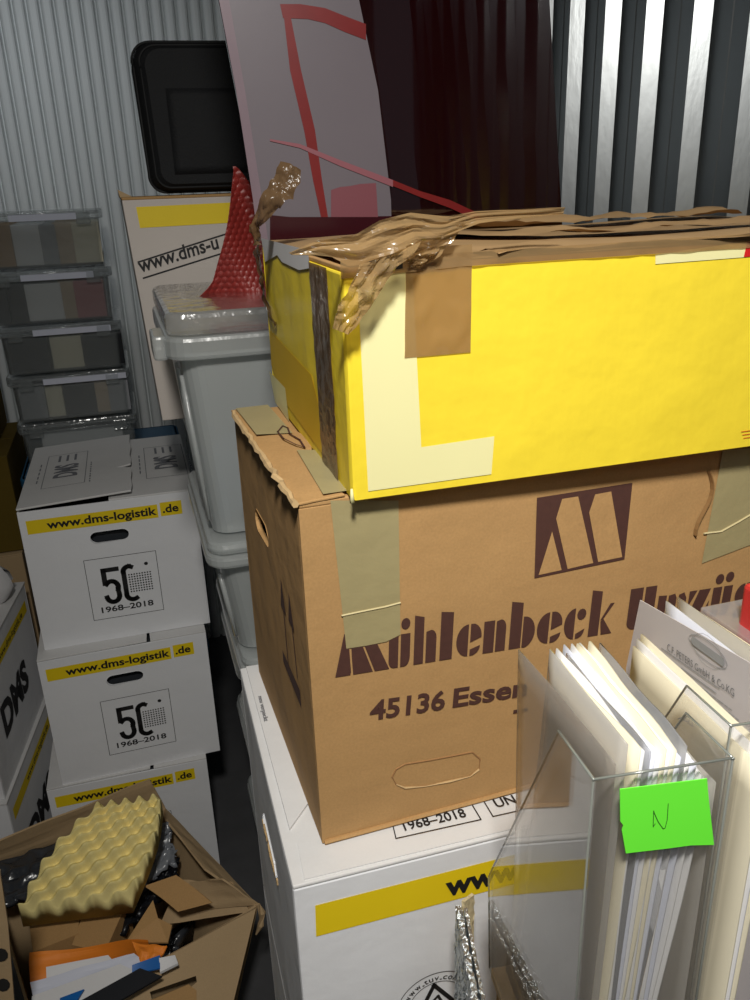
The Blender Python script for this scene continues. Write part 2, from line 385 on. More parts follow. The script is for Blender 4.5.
# ------------------------------------------------------------------ white moving boxes in the left stack
BW, BD, BH = 0.396, 0.512, 0.3822
def logistik_box(loc, rz, label, rise=.045, group='white moving boxes in the left stack'):
    t = thing('moving_box', label, 'moving box', loc, rz, group)
    F = faces(BW, BD, BH); fr = F['front']; top = F['top']
    s = lambda px, py: (px, py)
    hole = slot(.190, .286, .088, .030)
    link('carton_body', carton_body(BW, BD, BH-.006, {'front': [hole]}), M['white'], t, bevel=.0015)
    link('dark_hole_filler', MB().box(.02, .03, .006, BW-.02, BD-.03, BH-.02), M['blackbag'], t, bevel=.01)  # dark block added inside so the grip hole looks unlit
    # lid: right flap below, left flap on top with a torn finger notch
    rf = MB().plate([[(.20 if rise else .262, .002), (BW, .0), (BW, BD), (.20 if rise else .262, BD)]], (Vector((0, 0, BH-.006)), top[1], top[2], top[3]), 0, .005)
    link('right_lid_flap', rf, M['white_top'], t, bevel=.001)
    lf = MB()
    yy = [0.004, .05, .1, .16, .19, .205, .22, .25, .31, .38, .44, BD]
    xx = [.253, .256, .254, .257, .254, .222, .255, .257, .254, .258, .255, .256]
    poly = [(0, 0)]+[(x, y) for x, y in zip(xx, yy)]+[(0, BD)]
    lf.plate([poly], (Vector((0, 0, BH-.001-(0 if rise else .004))), (top[1]+Vector((0, 0, rise))).normalized(), top[2], top[3]), 0, .005)
    lfo = link('left_lid_flap', lf, M['white_top'], t, bevel=.001)
    fl = (Vector((0, 0, BH+.004-(0 if rise else .004))), (top[1]+Vector((0, 0, rise))).normalized(), top[2], top[3])
    for base, frm, par in ((0.0, fl, lfo), (.245, top, t)):
        pm = MB(); x0 = base+.045; 
        pm.line([(x0, .12), (x0+.10, .12), (x0+.10, .40), (x0, .40)], frm, .0016, .0006, True)
        for k in range(9): pm.line([(x0+.112, .12+.02*k), (x0+.112, .12+.02*k+random.uniform(.006, .015))], frm, .003, .0006)
        for k in range(5): pm.line([(x0-.014, .17+.035*k), (x0-.014, .19+.035*k)], frm, .003, .0006)
        for r_ in range(3): pm.line([(x0+.03+.02*r_, .335), (x0+.03+.02*r_, .385)], frm, .006, .0006)
        link('print_lines', pm, M['ink_grey'], par)
        dm = text_on(frm, 'DMS', (x0+.078, .19), (x0+.078, .30), .055, off=.0007, bold=.03)
        link('lid_lettering', dm, M['ink_grey'], par)
    # front print
    y0, y1 = .318, .353
    st = MB().flat([(.015, y0), (.306, y0), (.306, y1), (.015, y1)], fr, .0006); st.flat([(.312, y0+.002), (.362, y0+.002), (.362, y1+.003), (.312, y1+.003)], fr, .0006)
    so = link('yellow_stripe', st, M['stripe'], t)
    link('web_lettering', text_on(fr, 'www.dms-logistik', (.058, .327), (.303, .327), .0205, bold=.028), M['ink'], so)
    link('web_lettering', text_on(fr, '.de', (.317, .329), (.354, .329), .0205, bold=.028), M['ink'], so)
    em = MB().line([(.123, .062), (.288, .062), (.288, .230), (.123, .230)], fr, .0013, .0006, True)
    eo = link('anniversary_emblem', em, M['ink'], t)
    nm = MB()
    # 5
    nm.line([(.192, .196), (.162, .196), (.162, .160)], fr, .012, .0006)
    arc = lambda cx, cy, rx, ry, a0, a1, n_=12: [(cx+rx*math.cos(math.radians(a0+(a1-a0)*i/n_)), cy+ry*math.sin(math.radians(a0+(a1-a0)*i/n_))) for i in range(n_+1)]
    nm.line(arc(.176, .146, .0145, .0175, 140, -20)+arc(.176, .124, .0145, .0175, 0, -170), fr, .0115, .0006)
    # 0 whose right half dissolves into dots
    nm.line([(.226, .196)]+arc(.222, .184, .0145, .014, 90, 180)+[(.2075, .130)]+arc(.222, .121, .0145, .0155, 180, 300), fr, .0115, .0006)
    nd = MB()
    for i in range(9):
        for j in range(8):
            nd.flat(arc(.219+i*.0062, .127+j*.0068, .0022, .0022, 0, 360, 6)[:-1], fr, .0008)
    nd.flat(arc(.262, .199, .0047, .0047, 0, 360, 10)[:-1], fr, .0008)
    link('emblem_numerals', nm, M['ink'], eo); link('emblem_dots', nd, M['ink'], eo)
    link('emblem_years', text_on(fr, '1968–2018', (.144, .080), (.266, .080), .0155, bold=.018), M['ink'], eo)
    return t
b1 = logistik_box((-.2881, 1.9752, H-.6966-BH), -.0092, 'white moving box with yellow web stripe, topmost of the left stack, lid in view')
b2 = logistik_box((0, 0, 0), 0, '', rise=0); b2.location = (-.3167, 1.9300, H-1.0788-BH); b2.rotation_euler = (0, 0, .012)
b2['label'] = 'white moving box with yellow web stripe, in the middle of the left stack'
b3 = copy_tree(b2); b3.location = (-.3573, 1.9250, .0005); b3.rotation_euler = (0, 0, -.02)
b3['label'] = 'white moving box at the bottom of the left stack, behind the yellow foam'

for _b in (b1, b2, b3):
    _b.scale = (1.05, 1, 1); _b.location.x -= .022 if _b is b1 else .010
# the pair of turned boxes at the far left
def side_box(loc, rz, label, group):
    w_, d_, h_ = .40, .50, .3822
    t = thing('moving_box', label, 'moving box', loc, rz, group)
    F = faces(w_, d_, h_); r_ = F['right']
    link('carton_body', carton_body(w_, d_, h_-.006), M['white'], t, bevel=.002)
    link('lid', MB().box(-.002, -.002, h_-.006, w_+.002, d_+.002, h_), M['white_top'], t, bevel=.001)
    st = MB().flat([(.03, .30), (.47, .30), (.47, .335), (.03, .335)], r_, .0008)
    so = link('yellow_stripe', st, M['stripe'], t)
    link('web_lettering', text_on(r_, 'www.dms-logistik.de', (.17, .309), (.42, .309), .018, bold=.016), M['ink'], so)
    link('side_lettering', text_on(r_, 'DMS', (.10, .12), (.36, .12), .085, bold=.05), M['ink'], t)
    return t
A_ = Vector((-.464, 1.906, 0)); dirv = Vector((.069, .453, 0)).normalized(); rzs = -math.atan2(dirv.x, dirv.y)
ux = Vector((math.cos(rzs), math.sin(rzs), 0))
s1 = side_box(A_-ux*.40+Vector((0, 0, .0005)), rzs, 'dim white moving box seen side on at the far left, lower one with yellow stripe', 'turned boxes at the far left')
s2 = side_box(A_-ux*.40-ux*.006+dirv*.01+Vector((0, 0, .3827)), rzs+.01, 'dim white moving box at the far left, upper one lettered in black on its side', 'turned boxes at the far left')
bagw = MB(); cc = Vector((-.47, 2.30, .766))
bagw.grid(lambda a, b: cc+Vector((.06*math.cos(a*2*math.pi)*math.sin(b*math.pi)*(1+.35*noise.noise(Vector((a*5, b*4, 1)))), .05*math.sin(a*2*math.pi)*math.sin(b*math.pi), .06-.06*math.cos(b*math.pi)+.02*noise.noise(Vector((a*4, b*6, 3))))), 20, 12)
tag(link('paper_bag', bagw, M['paper'], smooth=True), 'crumpled white paper scrap on top of the far left boxes', 'bag')

# dark cartons behind them
def plain_carton(name, label, cat, x0, y0, z0, w_, d_, h_, m, rz=0, group=None, tape=None):
    t = thing(name, label, cat, (x0, y0, z0), rz, group)
    link('carton_body', carton_body(w_, d_, h_-.008, t=.005), m, t, bevel=.002)
    mb = MB().box(0, 0, h_-.008, w_, d_/2-.002, h_-.003); mb.box(0, d_/2+.002, h_-.008, w_, d_, h_-.003)
    link('lid_flaps', mb, m, t, bevel=.001)
    if tape:
        tb = MB().box(-.0008, d_/2-.025, h_-.0029, w_+.0008, d_/2+.025, h_-.0022); tb.box(-.001, d_/2-.025, h_-.09, -.0003, d_/2+.025, h_-.0022); tb.box(w_+.0003, d_/2-.025, h_-.09, w_+.001, d_/2+.025, h_-.0022)
        link('tape_strip', tb, tape, t)
    return t
plain_carton('brown_carton', 'dark brown carton standing behind the far left white boxes', 'carton', -.93, 2.56, .001, .52, .44, .80, M['kraft_dim'])
plain_carton('yellow_carton', 'shaded yellow carton in the dark far left, lower of two', 'carton', -.95, 2.58, .802, .55, .42, .31, M['yellow_shaded'], group='shaded yellow cartons at the far left')
plain_carton('yellow_carton', 'shaded yellow carton in the dark far left, upper of two', 'carton', -.99, 2.58, 1.113, .55, .42, .36, M['yellow_shaded'], group='shaded yellow cartons at the far left')

# ------------------------------------------------------------------ blue crates and the tower of clear drawers
def crate(z0, hh, label):
    t = thing('blue_crate', label, 'crate', (-.37, 2.56, z0), 0, 'blue crates under the clear organisers')
    link('crate_body', MB().rbox(0, 0, 0, .49, .46, hh-.002, r=.03, tx=.015, ty=.015, open_top=True, t=.006), M['blue'], t)
    rim = MB().rbox(-.006, -.006, hh-.03, .496, .466, hh-.002, r=.03, open_top=False)
    link('crate_lid', rim, M['blue'], t, bevel=.003)
crate(.001, .349, 'blue plastic crate under the clear organiser tower, bottom one')
crate(.351, .349, 'blue plastic crate under the clear organiser tower, middle one')
crate(.701, hitY(142, 460, 2.62).z-.702, 'blue plastic crate just behind the topmost white box lid')
TY = 2.62
_r = [hitY(x, y, TY) for x, y in ((97, 207), (108, 264), (117, 318), (126, 366), (134, 412), (142, 460))]
_zz = [p.z-H for p in _r]; TW = .348
tower = [(_zz[5], _zz[4]-.004, _r[5].x-TW, [('card', M['paper'], .06, .30)]),
         (_zz[4], _zz[3]-.004, _r[4].x-TW, [('card', M['grey_card'], .02, .095), ('card', M['cream'], .10, .145), ('card', M['blackcard'], .155, .24), ('card', M['peach'], .245, .29), ('card', M['grey_card'], .295, .34)]),
         (_zz[3], _zz[2]-.004, _r[3].x-TW, [('card', M['blackcard'], .02, .13), ('card', M['cream'], .145, .235), ('card', M['blackcard'], .24, .35)]),
         (_zz[2], _zz[1]-.004, _r[2].x-TW, [('card', M['blackcard'], .01, .05), ('card', M['blackcard'], .055, .10), ('card', M['paper'], .105, .20), ('card', M['peach'], .205, .24), ('card', M['pink'], .25, .32)]),
         (_zz[1], _zz[0], _r[1].x-TW, [('card', M['tan'], .01, .095), ('card', M['paper'], .10, .175), ('card', M['grey_card'], .18, .215), ('card', M['peach'], .22, .27), ('card', M['cream'], .275, .335)])]
kinds = ['lowest and shallow', 'second from below', 'middle one', 'second from above', 'topmost']
for i, (za, zb, x0, items) in enumerate(tower):
    hh = zb-za; wd = TW
    t = thing('organiser_box', 'clear plastic organiser box in the rear left tower, '+kinds[i], 'organiser box', (x0, 2.62, H+za), 0, 'clear organiser boxes in the tower')
    link('box_shell', MB().rbox(0.008, .008, 0, wd-.008, .33, hh-.028, r=.015, tx=.004, open_top=True, t=.003), M['drawer'], t)
    link('box_lid', MB().rbox(-.004, -.004, hh-.030, wd+.004, .338, hh-.002, r=.02, open_top=False), M['drawer'], t, bevel=.004)
    link('lid_rim', MB().tube([(.005, -.006, hh-.012), (wd-.005, -.006, hh-.012)], .005).tube([(.005, -.006, hh-.028), (wd-.005, -.006, hh-.028)], .003), M['clear_bin'], t, smooth=True)
    for s_ in (0.03, wd-.07): link('clasp', MB().box(s_, -.011, hh-.045, s_+.04, -.003, hh-.012), M['drawer'], t, bevel=.003)
    if i: link('label_strip', MB().box(.10, -.0105, hh-.030, .36-.02*i, -.0095, hh-.012), M['paper_blue'], t)
    for k, (nm, m_, a, b) in enumerate(items):
        a = a*wd/.372; b = min(b, .345); x0 = x0
        it = MB().box(a+.004, .014+.004*(k % 2), .006, b+.002, .24, (hh-.036)*(.99-.02*(k % 3)))
        o = link('packet', it, m_, None, bevel=.002)
        o.location = (x0, 2.62, H+za)
        tag(o, {0: 'long pale packet in the lowest clear organiser box'}.get(i, '%s packet, %s from the left in the clear organiser box %s' % (m_.name.replace('_card', '').replace('_', ' ').replace('folder', '').strip(), ['first', 'second', 'third', 'fourth', 'fifth'][k], kinds[i])), 'packet', 'packets inside the clear organiser boxes')

# ------------------------------------------------------------------ translucent storage bins behind the front pile
def tub(label, x0, y0, z0, w_, d_, h_, group, lid_m, body_m, content=None, lid_h=.05, name='storage_bin'):
    t = thing(name, label, 'storage bin', (x0, y0, z0), 0, group)
    link('bin_body', MB().rbox(.018, .018, 0, w_-.018, d_-.018, h_-lid_h+.005, r=.03, tx=.022, ty=.02, open_top=True, t=.003), body_m, t, smooth=False)
    link('bin_rim', MB().rbox(.0, .0, h_-lid_h-.002, w_, d_, h_-lid_h+(.030 if lid_h > .05 else .018), r=.035, open_top=False), body_m, t, bevel=.006)
    lid = link('bin_lid', MB().rbox(.004, .004, h_-lid_h+(.031 if lid_h > .05 else .019), w_-.004, d_-.004, h_-.002, r=.03, tx=-.0, open_top=False), lid_m, t, bevel=.008)
    lug = MB().rbox(-.016, .03, h_-lid_h-.004, .004, .12, h_-lid_h+.03, r=.008)
    if lid_h > .05: link('latch', lug, body_m, t, bevel=.004)
    rb = MB()
    for k in range(3): rb.tube([(.020+.0*k, .05+.05*k, h_-lid_h-.03), (.036, .055+.05*k, .02)], .004)
    link('body_ribs', rb, body_m, t, smooth=True)
    return t
zs = [(-.155, -.500, .046), (-.503, -.710, .068), (-.713, -1.000, .102), (-1.003, -1.290, .124), (-1.293, -1.570, .136), (-1.573, -1.8425, .14)]
nm_ = ['topmost, half hidden by the yellow box', 'second from the top with a bright rounded rim', 'third from the top, beside the brown box', 'fourth from the top, left of the white box', 'fifth from the top, low in the dark gap', 'lowest, on the floor behind the front pile']
for i, (zt, zb, x0) in enumerate(zs):
    tub('translucent storage bin behind the brown box, '+nm_[i], x0, 1.15, H+zb, .43, .40, zt-zb, 'translucent bins in the column behind the brown box', M['clear_bin'] if i == 0 else M['frost'], M['frost'], lid_h=.065 if i == 0 else .04)
blu = MB().grid(lambda a, b: (.10+.30*a, 1.20+.02*math.sin(a*9), H-.49+.002+.20*b*(.7+.3*noise.noise(Vector((a*4, b*2, 0))))), 16, 6, thick=.05, th_dir=(0, -1, 0))
tag(link('packed_cloth', blu, principled('blue_grey_cloth', rgb(104, 124, 150), .9, var=.15), smooth=True), 'blue grey cloth packed inside the topmost translucent bin', 'cloth')
for i in range(5):
    zt = -.452-.278*i; zb = zt-.276
    tub('translucent bin in the rear column beside the topmost white box, %s' % ['topmost, carrying the upright carton', 'second from its top', 'third from its top', 'fourth from its top', 'lowest'][i], [.092, .112, .132, .146, .15][i], 1.60, H+max(zb, -1.8425), .40, .35, zt-max(zb, -1.8425), 'translucent bins in the rear column', M['frost'], M['frost'], lid_h=.035)

# upright white carton with the slanting web address
uc = thing('upright_carton', 'tall white carton standing upright behind the red bubble wrap, slanting web lettering', 'carton', (.0445, 1.72, H-.4505), 0)
uw, ud, uh = .42, .215, .4395
link('carton_body', carton_body(uw, ud, uh-.005), principled('greyish_board', rgb(205, 196, 188), .8, var=.03), uc, bevel=.002)
link('lid', MB().box(0, 0, uh-.005, uw, ud, uh), M['kraft'], uc, bevel=.001)
link('lid_corner', MB().add([(-.002, 0, uh), (.02, 0, uh+.001), (-.004, .01, uh+.014), (-.004, .03, uh)], [(0, 1, 2), (0, 2, 3), (1, 3, 2)]), M['kraft_dim'], uc)
uf = faces(uw, ud, uh)['front']
of = lambda x, y: on_face(uc, uf, x, y)
so = link('yellow_stripe', MB().flat([(q[0]+.051*q[1], q[1]) for q in (of(136, 207), of(262, 201), of(262, 221), of(140, 228))], uf, .0008), M['stripe'], uc)
link('web_lettering', text_on(uf, 'www.dms-u', (of(143, 272)[0]+.012, of(143, 272)[1]), (of(223, 247.5)[0]+.012, of(223, 247.5)[1]), .026, bold=.02, shear=.15), M['ink'], uc)
link('ruled_lines', MB().line([(of(139, 262)[0]+.015, of(139, 262)[1]), of(262, 225)], uf, .003, .0009).line([(of(145, 278)[0]+.012, of(145, 278)[1]), of(262, 243)], uf, .003, .0009), M['ink'], uc)

for _c in list(uc.children)+[q for c_ in uc.children for q in c_.children]:
    for v_ in _c.data.vertices: v_.co.x -= .051*v_.co.z      # the empty carton has racked sideways
# black bag on the upright carton
bag = thing('black_case', 'black soft fabric case lying upright on the tall white carton', 'case', (.068, 1.745, H-.0035), 0)
bw, bd, bh = .40, .18, .262
def case_outline(sc_=1.0, n_=8):
    pts = []
    for cx, cz, r, a0 in ((bw-.03, .03, .03, 270), (bw-.05, bh-.04, .04, 0), (.05, bh-.045, .042, 90), (.045, .035, .035, 180)):
        for q in range(n_+1):
            a = math.radians(a0+90*q/n_); pts.append((cx+r*math.cos(a), cz+r*math.sin(a)))
    return [(bw/2+(x-bw/2)*sc_+(.012*math.sin(z*14)), bh/2+(z-bh/2)*sc_) for x, z in pts]
mb = MB(); rings = []
prof = [(0, .90), (.012, .965), (.03, 1.0), (bd-.03, 1.0), (bd-.01, .97), (bd, .9)]
for y, s_ in prof: rings.append([(x, y, z) for x, z in case_outline(s_)])
n_ = len(rings[0]); vs = [p for r_ in rings for p in r_]
fs = [(i*n_+k, i*n_+(k+1) % n_, (i+1)*n_+(k+1) % n_, (i+1)*n_+k) for i in range(len(rings)-1) for k in range(n_)]
fs += [tuple(reversed(range(n_))), tuple((len(rings)-1)*n_+k for k in range(n_))]
mb.add(vs, fs); link('case_shell', mb, M['fabric'], bag, smooth=False)
for y, s_ in ((.03, 1.012), (.008, .95)):
    p = [(x, y, z) for x, z in case_outline(s_)]; link('piping', MB().tube(p+[p[0]], .0028, 6), M['fabric_trim'], bag, smooth=True)
link('front_pocket', MB().grid(lambda a, b: (.06+.24*a, -.0005-.0035*math.sin(math.pi*a)*math.sin(math.pi*b), .03+.15*b), 14, 10, thick=.0015), M['fabric'], bag, smooth=True)
link('carry_handle', MB().tube([(.20, -.004, .150), (.21, -.022, .168), (.26, -.026, .172), (.31, -.022, .168), (.32, -.004, .150)], .008, 8), M['fabric_trim'], bag, smooth=True)

# ------------------------------------------------------------------ white moving boxes carrying the front pile
WX, WY, WZ, WR = .0767, .5797, H-.6025, -.0172
W2, D2 = .53, .385
def front_box(z0, label, full):
    t = thing('moving_box', label, 'moving box', (WX, WY, z0), WR, 'white moving boxes under the brown box')
    F = faces(W2, D2, BH); fr, lf, tp = F['front'], F['left'], F['top']
    gap = [(.10, .25), (.115, .262), (.19, .258), (.20, .24), (.19, .232), (.11, .234)]
    link('carton_body', carton_body(W2, D2, BH-.006, {'left': [[(D2-a, b) for a, b in gap]] if False else [[(.155, .245), (.235, .245), (.243, .255), (.235, .266), (.155, .266), (.147, .255)]]}), M['white'], t, bevel=.002)
    lidm = MB().box(0, 0, BH-.006, W2/2-.001, D2, BH-.0015); lidm.box(W2/2+.001, 0, BH-.006, W2, D2, BH-.0015)
    lid = link('lid', lidm, M['white_top'], t, bevel=.0015)
    if not full: return t
    P = lambda x, y: on_face(t, fr, x, y)
    T = lambda x, y: on_face(t, tp, x, y)
    a, b, c = P(315, 905), P(316, 936), P(500, 860)
    st = MB().flat([b, (W2-.02, b[1]), (W2-.02, a[1]), a], fr, .0007)
    so = link('yellow_stripe', st, M['stripe'], t)
    s0, s1_ = P(445, 893), P(502, 877)
    hcap = .0195; per = (s1_[0]-s0[0])
    link('web_lettering', text_on(fr, 'www.dms-log', (s0[0], b[1]+.0085), (s0[0]+.1, b[1]+.0085), .0245, off=.0014, bold=.035, nat=1), M['ink'], so)
    # raised front edge of the second lid layer
    e0 = T(285, 872)
    link('lid_flap', MB().plate([[(.012, .004), (W2-.004, .002), (W2-.004, .15), (.10, .155), (.014, .05)]], (Vector((0, 0, BH-.0015)), tp[1], tp[2], tp[3]), 0, .0015), M['white_top'], t)
    sf = MB().plate([[(.010, .07), (.035, .10), (.05, D2-.005), (.008, D2-.003)]], (Vector((0, 0, BH-.0015)), tp[1], tp[2], tp[3]), 0, .0035)
    link('side_lid_flap', sf, M['white_top'], t, bevel=.0006)
    # frames on the lid
    off = .0022
    fl = MB()
    fl.line([T(393, 827), T(396, 840), T(481, 821), T(472, 806)], tp, .0011, off)
    fl.line([T(484, 803), T(493, 818), T(560, 803)], tp, .0011, off)
    link('lid_frames', fl, M['ink'], t)
    q0, q1 = T(405, 832), T(467, 818)
    link('lid_lettering', text_on(tp, '1968–2018', q0, q1, .012, off=off, bold=.012), M['ink'], t)
    q0, q1 = T(497, 809), T(517, 804)
    link('lid_lettering', text_on(tp, 'UN', q0, q1, .012, off=off, bold=.01), M['ink'], t)
    q0, q1 = T(262, 698), T(269, 724)
    vt = text_on(tp, 'neu verpackt', T(258.5, 699), T(264.5, 724), .0055, off=.004, bold=.01)
    link('lid_small_print', vt, M['ink_grey'], t)
    # round test mark
    cx, cy = P(436, 1002); R_ = P(474, 1000)[0]-cx
    cm = MB()
    circ = lambda r, n_=48, a0=0, a1=360: [(cx+r*math.cos(math.radians(a0+(a1-a0)*i/n_)), cy+r*math.sin(math.radians(a0+(a1-a0)*i/n_))) for i in range(n_+1)]
    cm.line(circ(R_), fr, .0008); cm.line(circ(R_*.70), fr, .0007)
    for k in range(34):
        an = math.radians(-60+k*2.6); cm.line([(cx+R_*.74*math.cos(an), cy+R_*.74*math.sin(an)), (cx+R_*.95*math.cos(an), cy+R_*.95*math.sin(an))], fr, .0005)
    ro = link('test_mark', cm, M['ink'], t)
    tri = MB(); r2 = R_*.62
    T3 = [(cx+r2*math.cos(math.radians(a_)), cy+r2*math.sin(math.radians(a_))) for a_ in (95, 215, 335)]
    tri.line(T3, fr, .0048, .001, True); r3 = R_*.2
    tri.line([(cx-r3, cy-.001), (cx+.002, cy+r3*1.1), (cx+r3*.8, cy-.002)], fr, .003, .001)
    link('test_mark_triangle', tri, M['ink'], ro)
    s_ = 'www.tuv.com'; an = 158
    wid = {'w': 13.5, '.': 5.5, 't': 8, 'u': 10, 'v': 10, 'c': 9.5, 'o': 10.5, 'm': 15}
    lm = MB()
    for ch in s_:
        wd = wid[ch]; am = math.radians(an-wd/2); rr = R_*.76
        ctr = Vector((cx+rr*math.cos(am), cy+rr*math.sin(am))); tg = Vector((math.sin(am), -math.cos(am)))
        half = rr*math.radians(wd)*.42
        g = text_on(fr, ch, tuple(ctr-tg*half), tuple(ctr+tg*half), R_*.17, off=.0011, bold=.01)
        k = len(lm.v); lm.v += g.v; lm.f += [tuple(i+k for i in f) for f in g.f]
        an -= wd
    link('test_mark_lettering', lm, M['ink'], ro)
    # torn brown rim of the side grip
    tm = MB()
    for k in range(16): 
        y = .147+.096*k/15; tm.box(-.0015-.002*random.random(), D2-y-.004, .2445+.001*random.random(), .001, D2-y+.004, .2475+.006*random.random())
    link('torn_grip_edge', tm, M['torn'], t)
    return t
front_box(WZ-BH, 'white moving box with black round test mark, directly under the brown box', True)
front_box(WZ-2*BH, 'white moving box hidden low in the front pile, second from below', False)
front_box(WZ-3*BH, 'white moving box hidden at the foot of the front pile', False)
pal = thing('wooden_pallet', 'low wooden pallet under the front pile of boxes', 'pallet', (.04, .56, 0))
pm = MB()
for k in range(5): pm.box(0, .02+.085*k, .072, .62, .085+.085*k, .0925)
link('deck_boards', pm, M['wood'], pal, bevel=.002)
for x in (0, .28, .56): link('skid', MB().box(x, .02, .0, x+.06, .42, .0715), M['wood'], pal, bevel=.002)

# ------------------------------------------------------------------ brown box
GX, GY, GZ, GR = .1145, .6187, H-.6005, .0270
GW, GD, GH = .62, .324, .357
br = thing('moving_box', 'large brown moving box with dark brown printed lettering under the yellow box', 'moving box', (GX, GY, GZ), GR)
F = faces(GW, GD, GH); gf, gl, gt = F['front'], F['left'], F['top']
G = lambda x, y: on_face(br, gf, x, y)
GL = lambda x, y: on_face(br, gl, x, y)
GT = lambda x, y: on_face(br, gt, x, y)
cg = GL(262, 528); hol = [(cg[0]+a*.020, cg[1]+b*.020) for a, b in ((-.9, .75), (-.1, 1.0), (.9, .2), (1.0, -.75), (.3, -1.0), (-.7, -.5))]
link('carton_body', carton_body(GW, GD, GH-.005, {'left': [slot(cg[0], cg[1], .070, .026)]}), M['kraft'], br, bevel=.003)
link('grip_lining', MB().plate([slot(cg[0], cg[1], .082, .036)], gl, -.012, -.009), M['white_top'], br)
# lid flaps, the left one curling
link('lid_flaps', MB().box(0, 0, GH-.005, GW, GD/2-.002, GH).box(0, GD/2+.002, GH-.005, GW, GD, GH-.001), M['kraft'], br, bevel=.0015)
fe = MB().grid(lambda a, b: (-.003+.043*a*(1-.25*math.sin(b*9)), -.001+(GD)*b, GH+.0030+.0015*noise.noise(Vector((a*2, b*7, 2)))-.002*(1-a)), 8, 20, thick=.0025)
link('left_lid_flap', fe, M['kraft'], br, bevel=.0008)
ed = MB().tube([(-.003+.003*noise.noise(Vector((b, 5, 1))), -.003+.012*k, GH+.001+.003*noise.noise(Vector((k*.7, 2, 8)))) for k, b in enumerate([.9*i for i in range(27)])], [.0032+.0018*noise.noise(Vector((k*1.3, 0, 0))) for k in range(27)], 6)
link('torn_edge', ed, M['torn'], br)
# torn corner shreds
sh = MB()
for k in range(5):
    x = [.001, .009, .014, .024, .030][k]; q = [.006, .003, .008, .003, .005][k]; sh.add([(x, -.002, GH-.001), (x+.009, -.003, GH), (x+.006, -.004-q*.3, GH-.003-q), (x+.001, -.004, GH-.002-q*.6)], [(0, 1, 2, 3), (3, 2, 1, 0)])
# printed outline on top left (loop)
lo = [GT(x, y) for x, y in ((283, 430), (278, 436), (284, 443), (296, 449), (305, 452), (300, 444), (290, 438), (288, 432))]
# tape strips
tl = MB().flat([G(330, 500), G(398, 500), G(400, 634), G(386, 641), G(366, 645), G(346, 648)], gf, .0012)
link('left_tape', tl, M['tape_olive'], br)
link('tape_crease', MB().tube([gf[0]+gf[1]*G(x, y)[0]+gf[2]*G(x, y)[1]+gf[3]*.0014 for x, y in ((341, 615), (360, 611), (385, 606), (400, 602))], .0010, 5), principled('tape_crease_light', rgb(196, 182, 138), .3), br)
link('right_tape', MB().flat([G(722, 450), G(770, 446), G(770, 545), G(748, 545), G(701, 563)], gf, .0012), M['tape_olive'], br)
link('tape_crease', MB().tube([gf[0]+gf[1]*G(x, y)[0]+gf[2]*G(x, y)[1]+gf[3]*.0014 for x, y in ((703, 533), (720, 531), (738, 521), (760, 508))], .0012, 5), bpy.data.materials['tape_crease_light'], br)
link('tape_curl', MB().grid(lambda a, b: gf[0]+gf[1]*(G(706+6*math.sin(a*5), 0+470)[0]+.003*b)+gf[2]*(G(708, 470)[1]-(G(708, 470)[1]-G(701, 533)[1])*a)+gf[3]*(.001+.004*math.sin(b*3)), 10, 3), principled('brown_curl', rgb(130, 98, 60), .5), br)
tt = MB().flat([(.004, .20), (.040, .19), (.040, .318), (.002, .318)], gt, .0040).flat([(.022, .002), (.052, .002), (.052, .12), (.030, .13)], gt, .0045)
link('top_tape', tt, M['tape_olive'], br)
link('printed_loop', MB().line(lo, gt, .0018, .0048, True), M['ink_brown'], br)
# emblem
e = [G(*p) for p in ((536.5, 497.5), (632, 482.5), (624, 559), (534, 578))]
em = MB().flat(e, gf, .0008)
eo = link('emblem_block', em, M['ink_brown'], br)
ek = MB()
ek.flat([G(*p) for p in ((538, 574.5), (551.5, 531), (561, 569.5))], gf, .0012)
ek.flat([G(*p) for p in ((567, 568.5), (555.5, 518), (561.5, 498.5), (577.5, 496), (592.5, 562.5))], gf, .0012)
ek.flat([G(*p) for p in ((597.5, 561.5), (588.5, 512), (594.5, 494), (610.5, 491), (621.5, 556.5))], gf, .0012)
link('emblem_cutouts', ek, M['kraft'], eo)
